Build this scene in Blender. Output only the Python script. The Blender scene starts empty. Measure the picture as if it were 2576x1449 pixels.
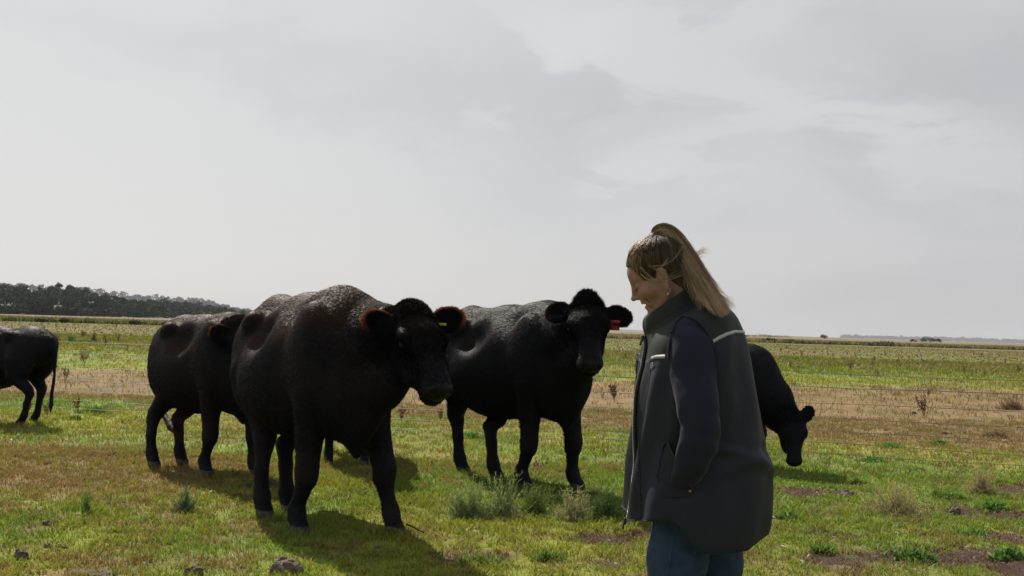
import bpy, math, os
import numpy as np
from mathutils import Vector, Matrix
C = bpy.context.scene.collection
sc = bpy.context.scene
R = math.radians
# ------------------------------------------------------------------ camera
CAM_H, FPX = 1.28, 2504.0
pitch, roll = math.atan(98.2/FPX), R(1.81)
_F = Vector((0, math.cos(pitch), math.sin(pitch))); _X = Vector((1,0,0)); _U = _X.cross(_F)
_Rc = _X*math.cos(roll) + _U*math.sin(roll); _Uc = _U*math.cos(roll) - _X*math.sin(roll)
cam = bpy.data.objects.new("camera", bpy.data.cameras.new("camera")); C.objects.link(cam)
cam.data.sensor_width = 36; cam.data.lens = FPX/2576*36
cam.data.clip_start = .05; cam.data.clip_end = 30000
cam.matrix_world = Matrix(((_Rc.x,_Uc.x,-_F.x,0),(_Rc.y,_Uc.y,-_F.y,0),(_Rc.z,_Uc.z,-_F.z,CAM_H),(0,0,0,1)))
sc.camera = cam
def P(px, py, d):                       # a photo pixel at a world distance d becomes a point in the place
    v = _F + _Rc*((px-1288)/FPX) + _Uc*((724.5-py)/FPX)
    v = v*(d/v.y); return np.array((v.x, v.y, v.z+CAM_H))
# ------------------------------------------------------------------ light
sc.view_settings.view_transform = 'Standard'; sc.view_settings.look = 'None'
EXPO = .75
sc.view_settings.exposure = EXPO; sc.view_settings.gamma = 1
SUN_EL, SUN_AZ = R(47), R(-30)          # azimuth from +Y toward +X
sd = Vector((math.sin(SUN_AZ)*math.cos(SUN_EL), math.cos(SUN_AZ)*math.cos(SUN_EL), math.sin(SUN_EL)))
sun = bpy.data.objects.new("sun", bpy.data.lights.new("sun", 'SUN')); C.objects.link(sun)
sun.data.energy = 4.6; sun.data.angle = R(.9); sun.data.color = (1, .93, .82)
sun.rotation_euler = sd.to_track_quat('Z','Y').to_euler(); sun.location = (0,0,60)
try:
    sc.cycles.use_denoising = True; sc.cycles.max_bounces = 8; sc.cycles.volume_bounces = 0
    sc.cycles.transparent_max_bounces = 8; sc.cycles.sample_clamp_indirect = 4
except Exception: pass
W = bpy.data.worlds.new("World"); sc.world = W; W.use_nodes = True
nt = W.node_tree; nt.nodes.clear()
class NT:
    def __init__(s, t): s.t = t
    def n(s, typ, ins={}, **kw):
        x = s.t.nodes.new(typ)
        for k, v in kw.items(): setattr(x, k, v)
        for k, v in ins.items():
            if hasattr(v, 'bl_idname') and hasattr(v, 'outputs'): v = v.outputs[0]
            if isinstance(v, bpy.types.NodeSocket): s.t.links.new(v, x.inputs[k])
            else: x.inputs[k].default_value = v
        return x
    def m(s, op, a, b=0.0, c=0.0, clamp=False):
        x = s.n('ShaderNodeMath', {0:a, 1:b, 2:c}, operation=op); x.use_clamp = clamp; return x.outputs[0]
    def ramp(s, v, lo, hi, a=0.0, b=1.0):
        return s.n('ShaderNodeMapRange', {0:v,1:lo,2:hi,3:a,4:b}, interpolation_type='SMOOTHSTEP').outputs[0]
    def mix(s, f, a, b, mode='MIX'):
        x = s.n('ShaderNodeMix', {0:f, 6:a, 7:b}, data_type='RGBA', blend_type=mode); return x.outputs[2]
g = NT(nt)
tc = g.n('ShaderNodeTexCoord').outputs['Generated']
sx = g.n('ShaderNodeSeparateXYZ', {0:tc}); dx, dy, dz = sx.outputs
sky = g.n('ShaderNodeTexSky', sky_type='NISHITA'); sky.sun_disc = False
sky.sun_elevation = SUN_EL; sky.sun_rotation = SUN_AZ
skyc = g.mix(1.0, sky.outputs[0], (.09,.09,.09,1), 'MULTIPLY')
# cloud deck: coordinates on a plane high overhead squeezed toward the horizon
wz = g.m('ADD', dz, .30)
cx, cy = g.m('DIVIDE', dx, wz), g.m('DIVIDE', dy, wz)
cv = g.n('ShaderNodeCombineXYZ', {0:cx, 1:cy, 2:0.3})
n1 = g.n('ShaderNodeTexNoise', {'Vector':cv, 'Scale':1.15, 'Detail':8.0, 'Roughness':.52, 'Distortion':.35}).outputs[0]
cv2 = g.n('ShaderNodeCombineXYZ', {0:g.m('ADD',cx,7.3), 1:cy, 2:1.7})
n2 = g.n('ShaderNodeTexNoise', {'Vector':cv2, 'Scale':3.2, 'Detail':9.0, 'Roughness':.55, 'Distortion':.6}).outputs[0]
def blob(ax, az, rx, rz, rot=0.0):      # soft mass of cloud round a bearing (radians-ish) and a height
    u = g.m('DIVIDE', dx, g.m('MAXIMUM', dy, .05)); w_ = g.m('DIVIDE', dz, g.m('MAXIMUM', dy, .05))
    wob = g.m('MULTIPLY', g.m('SUBTRACT', n2, .5), .16)
    a = g.m('ADD', g.m('SUBTRACT', u, ax), wob); b = g.m('ADD', g.m('SUBTRACT', w_, az), wob)
    cr, sr = math.cos(rot), math.sin(rot)
    p = g.m('ADD', g.m('MULTIPLY', a, cr/rx), g.m('MULTIPLY', b, sr/rx))
    q = g.m('ADD', g.m('MULTIPLY', a, -sr/rz), g.m('MULTIPLY', b, cr/rz))
    r2 = g.m('ADD', g.m('MULTIPLY', p, p), g.m('MULTIPLY', q, q))
    return g.m('MULTIPLY', g.m('EXPONENT', g.m('MULTIPLY', r2, -1.0)), g.ramp(dy, 0.0, .3))
EX = 2**EXPO
base = g.mix(g.ramp(g.m('ARCTAN2', dx, dy), -.5, .55), (.725/EX,.718/EX,.705/EX,1), (.585/EX,.575/EX,.588/EX,1))
base = g.mix(g.ramp(dz, .0, .3, 0, .35), base, (.69/EX,.692/EX,.693/EX,1))
dark = g.ramp(n1, .44, .72)                    # broad grey undersides, thinning to the bright side
amt = g.ramp(g.m('ARCTAN2', dx, dy), -.35, .2, .0, .30)
shade = g.m('MULTIPLY', dark, amt)
for (ax,az,rx,rz,rot,k) in ((.50,.27,.20,.07,-.1,.50),(-.22,.25,.28,.028,-.22,.22),(.02,.235,.15,.06,0,.28),(.08,.16,.11,.045,.3,.30),(.33,.185,.13,.035,-.5,.30),(.22,.30,.10,.03,.2,.22),(.12,.235,.10,.05,.3,.18)):
    shade = g.m('ADD', shade, g.m('MULTIPLY', blob(ax,az,rx,rz,rot), k))
lite = 0.0
for (ax,az,rx,rz,rot,k) in ((.055,.285,.075,.055,.4,1.1),(.16,.175,.08,.026,.15,.6),(.33,.235,.17,.036,-.25,.6),(.17,.33,.12,.025,0,.3)):
    lite = g.m('ADD', lite, g.m('MULTIPLY', g.m('MULTIPLY', blob(ax,az,rx,rz,rot), g.ramp(n2,.42,.56)), k*1.5))
shade = g.m('SUBTRACT', shade, lite, clamp=True)
cl = g.mix(g.m('MULTIPLY', shade, .72), base, (.36/EX,.37/EX,.41/EX,1))
cl = g.mix(g.m('MINIMUM', g.m('MULTIPLY', lite, .35), 1.0), cl, (.72/EX,.72/EX,.715/EX,1))
fin = g.mix(.955, skyc, cl)
below = g.ramp(dz, -.06, -.01)
fin = g.mix(below, (.12,.12,.08,1), fin)
bg = g.n('ShaderNodeBackground', {0:fin, 1:1.0}); out = g.n('ShaderNodeOutputWorld', {0:bg.outputs[0]})
# ------------------------------------------------------------------ helpers
rng = np.random.RandomState(7)
def tag(o, label=None, cat=None, group=None, kind=None):
    for k, v in (('label',label),('category',cat),('group',group),('kind',kind)):
        if v: o[k] = v
    return o
def empty(name, loc=(0,0,0), rz=0.0, parent=None):
    o = bpy.data.objects.new(name, None); C.objects.link(o); o.location = loc; o.rotation_euler[2] = rz
    o.empty_display_size = .2
    if parent: o.parent = parent
    return o
def mesh_np(name, V, T, mat=None, parent=None, col=None, smooth=False, uvw=None, obj=True):
    V = np.asarray(V, np.float32); T = np.asarray(T, np.int32); k = T.shape[1]
    me = bpy.data.meshes.new(name)
    me.vertices.add(len(V)); me.vertices.foreach_set('co', V.ravel())
    me.loops.add(T.size); me.loops.foreach_set('vertex_index', T.ravel())
    me.polygons.add(len(T)); me.polygons.foreach_set('loop_start', np.arange(0, T.size, k, dtype=np.int32))
    me.polygons.foreach_set('loop_total', np.full(len(T), k, np.int32))
    if smooth: me.polygons.foreach_set('use_smooth', np.ones(len(T), bool))
    me.update(calc_edges=True)
    if col is not None:
        c = np.ones((len(V), 4), np.float32); c[:, :3] = col
        a = me.color_attributes.new('col', 'FLOAT_COLOR', 'POINT'); a.data.foreach_set('color', c.ravel())
    if mat:
        for m_ in (mat if isinstance(mat, (list,tuple)) else [mat]): me.materials.append(m_)
    if not obj: return me
    o = bpy.data.objects.new(name, me); C.objects.link(o)
    if parent: o.parent = parent
    return o
def material(name, color=(.5,.5,.5), rough=.6, use_col=False, spec=.5, noise=None, bump=None, trans=0.0, sheen=0.0, metal=0.0, tcol=None, colnoise=0.0, trough=None):
    m = bpy.data.materials.new(name); m.use_nodes = True; t = m.node_tree; t.nodes.clear(); q = NT(t)
    if use_col: c = q.n('ShaderNodeVertexColor', layer_name='col').outputs[0]
    else:
        rgb = q.n('ShaderNodeRGB'); rgb.outputs[0].default_value = (*color, 1); c = rgb.outputs[0]
    obj = q.n('ShaderNodeTexCoord').outputs['Object']
    if noise:
        nz = q.n('ShaderNodeTexNoise', {'Vector':obj,'Scale':noise[0],'Detail':6.0}).outputs[0]
        f = q.ramp(nz, .3, .7, 1-noise[1], 1+noise[1])
        c = q.mix(1.0, c, q.n('ShaderNodeCombineXYZ', {0:f,1:f,2:f}).outputs[0], 'MULTIPLY')
    b = q.n('ShaderNodeBsdfPrincipled', {'Base Color':c, 'Roughness':rough, 'Specular IOR Level':spec, 'Metallic':metal, 'Sheen Weight':sheen, 'Sheen Roughness':.4})
    if bump:
        nb = q.n('ShaderNodeTexNoise', {'Vector':obj,'Scale':bump[0],'Detail':5.0}).outputs[0]
        t.links.new(q.n('ShaderNodeBump', {'Strength':bump[1],'Distance':bump[2],'Height':nb}).outputs[0], b.inputs['Normal'])
    s = b.outputs[0]
    if trans > 0:
        tr = q.n('ShaderNodeBsdfTranslucent', {0: c if tcol is None else q.mix(1.0, c, (*tcol,1), 'MULTIPLY')})
        s = q.n('ShaderNodeMixShader', {0:trans, 1:s, 2:tr.outputs[0]}).outputs[0]
    q.n('ShaderNodeOutputMaterial', {0:s}); return m
# value noise in numpy
_tab = rng.rand(256,256).astype(np.float32)
def vnoise(x, y):
    xi = np.floor(x).astype(int); yi = np.floor(y).astype(int); fx = x-xi; fy = y-yi
    fx = fx*fx*(3-2*fx); fy = fy*fy*(3-2*fy)
    a=_tab[xi%256,yi%256]; b=_tab[(xi+1)%256,yi%256]; c=_tab[xi%256,(yi+1)%256]; d=_tab[(xi+1)%256,(yi+1)%256]
    return (a*(1-fx)+b*fx)*(1-fy)+(c*(1-fx)+d*fx)*fy
def fbm(x, y, o=4, r=.5):
    s = 0; a = 1; t = 0
    for i in range(o): s = s+a*vnoise(x*2**i+17.3*i, y*2**i+5.1*i); t += a; a *= r
    return s/t
def sstep(x, a, b): t = np.clip((x-a)/(b-a), 0, 1); return t*t*(3-2*t)
def nrm(v): v = np.asarray(v, float); return v/max(np.linalg.norm(v), 1e-9)
# ------------------------------------------------------------------ signed-distance modelling: smooth bodies as one surface
class SDF:
    def __init__(s, lo, hi, vox):
        s.lo = np.array(lo, float); s.vox = vox
        s.n = np.ceil((np.array(hi)-s.lo)/vox).astype(int)+1
        s.D = np.full(s.n, .3, np.float32)
    def _sub(s, lo, hi):
        a = np.clip(np.floor((np.array(lo)-s.lo)/s.vox).astype(int), 0, s.n); b = np.clip(np.ceil((np.array(hi)-s.lo)/s.vox).astype(int)+1, 0, s.n)
        if np.any(b <= a): return None, None
        ax = [s.lo[i]+s.vox*np.arange(a[i], b[i]) for i in range(3)]
        X = np.meshgrid(*ax, indexing='ij')
        return (slice(a[0],b[0]),slice(a[1],b[1]),slice(a[2],b[2])), X
    def _put(s, sl, d, k, op):
        A = s.D[sl]; d = d.astype(np.float32)
        if op == 'sub':
            h = np.clip(.5-.5*(A+d)/k, 0, 1); s.D[sl] = A*(1-h)+(-d)*h+k*h*(1-h)
        else:
            h = np.clip(.5+.5*(A-d)/k, 0, 1); s.D[sl] = A*(1-h)+d*h-k*h*(1-h)
    def ell(s, c, r, k=.03, M=None, op='add'):
        c = np.array(c, float); r = np.array(r, float); m = (r.max()+k*1.5+3*s.vox)
        sl, X = s._sub(c-m, c+m)
        if sl is None: return s
        p = [X[i]-c[i] for i in range(3)]
        if M is not None:                      # rows of M = local axes
            M = np.array(M); p = [M[i][0]*p[0]+M[i][1]*p[1]+M[i][2]*p[2] for i in range(3)]
        k0 = np.sqrt((p[0]/r[0])**2+(p[1]/r[1])**2+(p[2]/r[2])**2)+1e-6
        k1 = np.sqrt((p[0]/r[0]**2)**2+(p[1]/r[1]**2)**2+(p[2]/r[2]**2)**2)+1e-6
        s._put(sl, k0*(k0-1)/k1, k, op); return s
    def cone(s, a, ra, b, rb, k=.03, op='add'):
        a = np.array(a, float); b = np.array(b, float); m = max(ra, rb)+k*1.5+3*s.vox
        sl, X = s._sub(np.minimum(a,b)-m, np.maximum(a,b)+m)
        if sl is None: return s
        ba = b-a; L2 = ba@ba+1e-12
        t = np.clip(((X[0]-a[0])*ba[0]+(X[1]-a[1])*ba[1]+(X[2]-a[2])*ba[2])/L2, 0, 1)
        d = np.sqrt((X[0]-a[0]-ba[0]*t)**2+(X[1]-a[1]-ba[1]*t)**2+(X[2]-a[2]-ba[2]*t)**2)-(ra+(rb-ra)*t)
        s._put(sl, d, k, op); return s
    def chain(s, pts, k=.03):
        for (a, ra), (b, rb) in zip(pts[:-1], pts[1:]): s.cone(a, ra, b, rb, k)
        return s
    def mesh(s):
        D = s.D; ins = D < 0
        nx, ny, nz = D.shape
        cs = np.zeros((nx-1,ny-1,nz-1), np.int8)
        corn = [(i,j,l) for i in (0,1) for j in (0,1) for l in (0,1)]
        for (i,j,l) in corn: cs += ins[i:nx-1+i, j:ny-1+j, l:nz-1+l]
        cells = np.argwhere((cs > 0) & (cs < 8))
        idx = np.full((nx-1,ny-1,nz-1), -1, np.int32); idx[tuple(cells.T)] = np.arange(len(cells))
        vals = {c: D[cells[:,0]+c[0], cells[:,1]+c[1], cells[:,2]+c[2]] for c in corn}
        acc = np.zeros((len(cells),3)); cnt = np.zeros(len(cells))
        for a in corn:
            for ax in range(3):
                if a[ax]: continue
                b = list(a); b[ax] = 1; b = tuple(b); va, vb = vals[a], vals[b]
                cr = (va < 0) != (vb < 0); t = np.where(cr, va/np.where(cr, va-vb, 1), 0)
                p = np.tile(np.array(a, float), (len(cells),1)); p[:,ax] = t
                acc += p*cr[:,None]; cnt += cr
        V = (cells+acc/cnt[:,None])*s.vox+s.lo
        Q = []
        for ax in range(3):
            o = [1 if i != ax else 0 for i in range(3)]
            A = ins[o[0]:nx-1 if ax!=0 else nx-1, o[1]:ny-1 if ax!=1 else ny-1, o[2]:nz-1 if ax!=2 else nz-1]
            sh = [0,0,0]; sh[ax] = 1
            B = ins[o[0]+sh[0]:nx-1+sh[0], o[1]+sh[1]:ny-1+sh[1], o[2]+sh[2]:nz-1+sh[2]]
            e = np.argwhere(A != B); 
            if not len(e): continue
            f = A[tuple(e.T)]; e = e+np.array(o)
            u, v = [i for i in range(3) if i != ax]; du = np.eye(3,dtype=int)[u]; dv = np.eye(3,dtype=int)[v]
            q = np.stack([idx[tuple((e-du-dv).T)], idx[tuple((e-dv).T)], idx[tuple(e.T)], idx[tuple((e-du).T)]], 1)
            flip = f if ax != 1 else ~f
            q[~flip] = q[~flip][:, ::-1]; Q.append(q)
        Q = np.concatenate(Q); Q = Q[(Q >= 0).all(1)]
        return V, Q
def vnormals(V, Q):
    n = np.cross(V[Q[:,2]]-V[Q[:,0]], V[Q[:,3]]-V[Q[:,1]]); N = np.zeros_like(V)
    for i in range(4): np.add.at(N, Q[:,i], n)
    return N/(np.linalg.norm(N, axis=1, keepdims=True)+1e-9)
def sample_surf(V, Q, n, rs, weight=None):
    ar = np.linalg.norm(np.cross(V[Q[:,2]]-V[Q[:,0]], V[Q[:,3]]-V[Q[:,1]]), axis=1)
    if weight is not None: ar = ar*weight
    i = rs.choice(len(Q), n, p=ar/ar.sum()); w = rs.dirichlet((1,1,1,1), n)
    return (V[Q[i]]*w[:,:,None]).sum(1), i
def smooth_lap(V, Q, it=2, f=.5):
    E = np.concatenate([Q[:,[0,1]],Q[:,[1,2]],Q[:,[2,3]],Q[:,[3,0]]])
    for _ in range(it):
        S = np.zeros_like(V); c = np.zeros(len(V))
        np.add.at(S, E[:,0], V[E[:,1]]); np.add.at(S, E[:,1], V[E[:,0]])
        np.add.at(c, E[:,0], 1); np.add.at(c, E[:,1], 1)
        V = V*(1-f)+f*S/np.maximum(c,1)[:,None]
    return V
def tris_strands(Pt, Dr, L, wd, curl, rs, nn=None):
    """flat two-piece tapering hairs: Pt roots, Dr directions, L lengths, wd base widths, curl bend vector"""
    n = len(Pt); side = np.cross(Dr, rs.randn(n,3) if nn is None else nn+.24*rs.randn(n,3)); side /= np.linalg.norm(side,axis=1,keepdims=True)+1e-9
    L = L[:,None]; wd = (wd if np.ndim(wd) else np.full(n, wd))[:,None]
    mid = Pt+Dr*L*.5+curl*L*.15; tip = Pt+Dr*L*.9+curl*L*.6
    V = np.stack([Pt-side*wd*.5, Pt+side*wd*.5, mid+side*wd*.38, mid-side*wd*.38, tip], 1).reshape(-1,3)
    b = np.arange(n)[:,None]*5
    T = np.concatenate([b+[0,1,2], b+[0,2,3], b+[3,2,4]], 1).reshape(-1,3)
    return V, T
def tubes(paths, rad, ns=3):
    """paths (n,m,3), rad (n,m) -> quads"""
    n, m, _ = paths.shape
    t = np.gradient(paths, axis=1); t /= np.linalg.norm(t,axis=2,keepdims=True)+1e-9
    ref = np.where(np.abs(t[...,2:3])<.9, np.array([0,0,1.]), np.array([1.,0,0]))
    u = np.cross(t, ref); u /= np.linalg.norm(u,axis=2,keepdims=True)+1e-9; v = np.cross(t, u)
    ang = np.arange(ns)*2*np.pi/ns
    V = paths[:,:,None,:]+rad[:,:,None,None]*(u[:,:,None,:]*np.cos(ang)[:,None]+v[:,:,None,:]*np.sin(ang)[:,None])
    b = (np.arange(n)*m*ns)[:,None,None]+(np.arange(m-1)*ns)[None,:,None]; j = np.arange(ns); j2 = (j+1)%ns
    Q = np.stack([b+j, b+j2, b+ns+j2, b+ns+j], -1).reshape(-1,4)
    return V.reshape(-1,3), Q
def add_tube(name, pts, r, mat, parent=None, ns=10, sub=6):
    pts = catmull(np.array(pts, float), sub); rr = np.interp(np.linspace(0,1,len(pts)), np.linspace(0,1,len(np.atleast_1d(r))), np.atleast_1d(r)) if np.ndim(r) else np.full(len(pts), r)
    V, Q = tubes(pts[None], rr[None], ns); return mesh_np(name, V, Q, mat, parent, smooth=True)
def catmull(p, sub=6):
    p = np.array(p, float)
    if len(p) < 3: return np.array([p[0]+(p[-1]-p[0])*t for t in np.linspace(0,1,sub+1)])
    q = np.vstack([2*p[0]-p[1], p, 2*p[-1]-p[-2]]); out = []
    for i in range(1, len(q)-2):
        for t in np.linspace(0,1,sub,endpoint=False):
            a,b,c,d = q[i-1:i+3]
            out.append(.5*((2*b)+(c-a)*t+(2*a-5*b+4*c-d)*t*t+(3*b-a-3*c+d)*t**3))
    out.append(p[-1]); return np.array(out)
# ------------------------------------------------------------------ the paddock
FENCE = lambda x: 11.38-.26*x
def hor_edge(x): return 150+ .35*x            # far edge of the mown field
def gcol(x, y):
    """colour of the sward at a place: yellow-green, fresh green, dry pinkish straw, bare soil"""
    n1 = fbm(x*.35, y*.35, 5); n2 = fbm(x*1.3+9, y*1.3, 4); n3 = fbm(x*.06+3, y*.11, 4)
    n4 = fbm(x*3.1+40, y*3.1+7, 3)
    fresh = np.stack([.080+.03*n1, .134+.03*n1, .020+0*n1], -1)
    yel = np.stack([.130+.03*n2, .150+.02*n2, .022+0*n1], -1)
    dry = np.stack([.126+.045*n2, .078+.032*n2, .044+.018*n2], -1)
    soil = np.stack([.036+.03*n2, .022+.020*n2, .017+.012*n2], -1)
    f = FENCE(x)
    # how dry
    d = sstep(n1, .48, .60)*.35*np.ones_like(x)
    band = sstep(y, f+1.2, f+2.6)*(1-sstep(y+ (n1-.5)*6, 23.2+.187*x, 25.2+.187*x))
    d = np.maximum(d, band*(.80+.5*(n2-.35)))
    left = np.exp(-((x+3.9)/1.9)**2-((y-8.2)/1.9)**2); d = np.maximum(d, np.clip(left*1.15+(n2-.5)*.9*left,0,.85))
    mid = np.exp(-((x+.6)/1.6)**2-((y-9.3)/.8)**2); d = np.maximum(d, mid*.5*sstep(n2,.35,.6))
    far = sstep(y, 36, 60)*(1-sstep(y, hor_edge(x)-8, hor_edge(x))); d = np.where(far>0, np.maximum(d, far*(.34+.45*sstep(n3,.40,.62))), d)
    yellow = sstep(fbm(x*.5+30,y*.5,4), .38, .60)
    gb = sstep(y, 23+.187*x, 26+.187*x)*(1-sstep(y,45,62)); yellow = np.clip(np.maximum(yellow, gb*.45), 0, 1)
    near_r = sstep(x, .5, 2.2)*(1-sstep(y, f-1, f+.5)); yellow = yellow*(1-.65*near_r)
    lush = np.exp(-((y-(f-.6))/1.1)**2)*sstep(x,-2,0); yellow = yellow*(1-.5*lush); d = d*(1-.8*lush)
    c = fresh*(1-yellow[...,None])+yel*yellow[...,None]
    n5 = fbm(x*4.3+60, y*6.5, 4); n6 = fbm(x*7.1+11, y*10+80, 3)
    nearm = 1-sstep(y, 14, 26); yellow = np.clip(yellow+nearm*(n6-.5)*1.6, 0, 1)
    d = d+nearm*sstep(n5,.54,.70)*.42-nearm*sstep(n5,.48,.34)*.35*(1-band)
    d = np.clip(d, 0, .92)[...,None]; c = c*(1-d)+dry*d
    s = 0*x
    for (ax, ay, rx, ry, k) in ((3.7,7.45,1.0,.40,1.15),(2.6,5.9,1.2,.42,1.15),(.60,6.2,.75,.32,1.05),(.5,5.5,.6,.25,.9),(2.9,8.3,.8,.20,1.0),(1.9,6.5,.8,.3,.6),(4.4,8.6,.8,.25,.6),(3.5,6.6,.7,.28,.9)):
        s = np.maximum(s, k*np.exp(-((x-ax)/rx)**2-((y-ay)/ry)**2))
    s = sstep(s+(n2-.5)*1.3+(n4-.5)*1.5, .52, .80)
    c = c*(1-s[...,None])+soil*s[...,None]
    beyond = sstep(y, hor_edge(x)-3, hor_edge(x)+3)[...,None]
    pale = np.stack([.150+.05*n3, .120+.04*n3, .075+.02*n3], -1)
    c = c*(1-beyond)+pale*beyond
    fm = (1-.26*sstep(y, 22, 45))[...,None]
    return c*(.86+.28*n4[...,None])*fm, s
def gz(x, y):
    near = 1-sstep(y, 30, 60)
    return (.035*(fbm(x*.7, y*.7, 4)-.5)+.018*(fbm(x*4, y*4, 3)-.5))*near
def axis(lim, fine, grow):
    v = [0.0]; st = fine
    while v[-1] < lim: v.append(v[-1]+st); st = st*grow if v[-1] > 7 else st
    return np.array(v)
ys = np.concatenate([-axis(30,.5,1.3)[:0:-1], np.arange(0,4,.25), 4+axis(9000,.05,1.022)])
xp = axis(9000,.06,1.035); xs = np.concatenate([-xp[:0:-1], xp])
Xg, Yg = np.meshgrid(xs, ys); cg, sg = gcol(Xg, Yg)
Zg = gz(Xg, Yg)-.02*sg+sg*.06*(fbm(Xg*9,Yg*9,4)-.45)
ni, nj = Xg.shape; ii = np.arange(ni-1)[:,None]*nj+np.arange(nj-1)
Qg = np.stack([ii, ii+1, ii+nj+1, ii+nj], -1).reshape(-1,4)
mg = bpy.data.materials.new('pasture_soil_and_turf'); mg.use_nodes = True; mg.node_tree.nodes.clear(); q = NT(mg.node_tree)
vc = q.n('ShaderNodeVertexColor', layer_name='col').outputs[0]; ob = q.n('ShaderNodeTexCoord').outputs['Object']
pos = q.n('ShaderNodeMapping', {'Vector':ob, 'Scale':(1,.45,1)}).outputs[0]
na = q.n('ShaderNodeTexNoise', {'Vector':pos,'Scale':1.1,'Detail':10.0,'Roughness':.7}).outputs[0]
nb_ = q.n('ShaderNodeTexNoise', {'Vector':ob,'Scale':22.0,'Detail':6.0,'Roughness':.7}).outputs[0]
nc = q.n('ShaderNodeTexNoise', {'Vector':pos,'Scale':.28,'Detail':8.0,'Roughness':.6}).outputs[0]
f1 = q.ramp(na, .32, .68, .70, 1.30); f2 = q.ramp(nb_, .3, .7, .7, 1.3); ff = q.m('MULTIPLY', f1, f2)
cc = q.mix(1.0, vc, q.n('ShaderNodeCombineXYZ', {0:ff,1:ff,2:ff}).outputs[0], 'MULTIPLY')
cc = q.mix(q.ramp(nc, .48, .66, 0, .30), cc, q.mix(1.0, cc, (1.35,.95,1.5,1), 'MULTIPLY'))
cc = q.mix(q.ramp(q.n('ShaderNodeTexNoise', {'Vector':pos,'Scale':.9,'Detail':5.0}).outputs[0], .56, .68, 0, .5), cc, q.mix(1.0, cc, (.72,1.0,.55,1), 'MULTIPLY'))
bs = q.n('ShaderNodeBsdfPrincipled', {'Base Color':cc, 'Roughness':.95, 'Specular IOR Level':.15})
hb = q.m('ADD', nb_, q.m('MULTIPLY', na, 1.5))
mg.node_tree.links.new(q.n('ShaderNodeBump', {'Strength':.6,'Distance':.03,'Height':hb}).outputs[0], bs.inputs['Normal'])
q.n('ShaderNodeOutputMaterial', {0:bs.outputs[0]})
ground = mesh_np('ground', np.stack([Xg,Yg,Zg],-1).reshape(-1,3), Qg, mg, col=cg.reshape(-1,3), smooth=True)
tag(ground, 'wide flat paddock ground of short green and straw coloured turf', 'ground', kind='structure')
M_grass = material('grass_blades', use_col=True, rough=.5, spec=.35, trans=.45, tcol=(1.25,1.25,.7))
def blades(name, x, y, L, w, lean, col, rs, label, cat, z0=0.0, mat=None):
    n = len(x); a = rs.rand(n)*2*np.pi; b = rs.rand(n)*2*np.pi
    Pt = np.stack([x, y, gz(x,y)-.004+z0], -1)
    ln = lean*rs.rand(n); Dr = np.stack([np.cos(a)*ln, np.sin(a)*ln, np.ones(n)], -1); Dr /= np.linalg.norm(Dr,axis=1,keepdims=True)
    curl = np.stack([np.cos(b), np.sin(b), -.5*np.ones(n)], -1)*lean*.8
    V, T = tris_strands(Pt, Dr, L, w, curl, rs)
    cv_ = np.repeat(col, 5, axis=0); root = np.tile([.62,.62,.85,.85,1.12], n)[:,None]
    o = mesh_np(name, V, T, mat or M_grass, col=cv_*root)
    return tag(o, label, cat, kind='stuff')
rs = np.random.RandomState(11)
def scatter(n, d0, d1, rs, pw=1.0, side=.85):
    d = np.sqrt(rs.rand(n)*(d1**2-d0**2)+d0**2); x = (rs.rand(n)*2-1)*side*d; return x, d
def clumps(nc, per, d0, d1, spread, rs):
    cx_, cy_ = scatter(nc, d0, d1, rs); k = per
    x = np.repeat(cx_, k)+rs.randn(nc*k)*spread; y = np.repeat(cy_, k)+rs.randn(nc*k)*spread
    hh = np.repeat(rs.rand(nc)**2, k); return x, y, hh
def bcolor(x, y, rs, strong=.3):
    c, s = gcol(x, y); n = len(x)
    v = (1-strong+2*strong*rs.rand(n))[:,None]; c = c*v*1.46
    so = s > .5; c[so] = np.array([.115,.062,.036])*(.5+.9*rs.rand(so.sum())[:,None])
    straw = rs.rand(n) < .09; c[straw] = np.array([.27,.21,.12])*(.7+.6*rs.rand(straw.sum())[:,None])
    gr = rs.rand(n) < .22; c[gr] = c[gr]*np.array([.72,1.0,.75])
    rd = rs.rand(n) < .04; c[rd] = np.array([.20,.085,.035])*(.8+.5*rs.rand(rd.sum())[:,None])
    return c, s
xs1, ys1, h1 = [], [], []
x, y, hh = clumps(21000, 14, 4.2, 9.5, .030, rs); x2, y2, hh2 = clumps(12500, 12, 9.0, 16, .05, rs)
L1 = .022+.030*rs.rand(len(x))+.050*hh*rs.rand(len(x))+.03*sstep(fbm(x*1.1,y*1.1,3),.5,.75)
c1, s1 = bcolor(x, y, rs); keep = rs.rand(len(x)) > s1*.62; L1 = L1*(1-.6*s1)
blades('near_grass', x[keep], y[keep], L1[keep], .0045+.002*rs.rand(keep.sum()), .75, c1[keep], rs, 'short patchy green and straw grass across the near paddock', 'grass')
c2, s2 = bcolor(x2, y2, rs); keep = rs.rand(len(x2)) > s2*.8
L2 = .03+.04*rs.rand(len(x2))+.07*hh2*rs.rand(len(x2))
blades('mid_grass', x2[keep], y2[keep], L2[keep], .008, .7, c2[keep], rs, 'short grass in the paddock either side of the wire fence', 'grass')
x3, y3, hh3 = clumps(22000, 7, 15, 60, .12, rs); c3, s3 = bcolor(x3, y3, rs, .35)
d3 = y3/15
blades('far_grass', x3, y3, (.03+.05*rs.rand(len(x3))+.10*hh3)*np.sqrt(d3), .010*d3, .7, c3, rs, 'sunlit grass of the far paddock beyond the wire fence', 'grass')
x4, y4 = scatter(46000, 45, 150, rs); c4, _ = bcolor(x4, y4, rs, .4); keep = y4 < hor_edge(x4)-2
blades('distant_grass', x4[keep], y4[keep], .05+.13*rs.rand(keep.sum()), .10, .9, c4[keep], rs, 'distant short grass reaching the pale reed belt', 'grass')
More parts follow.
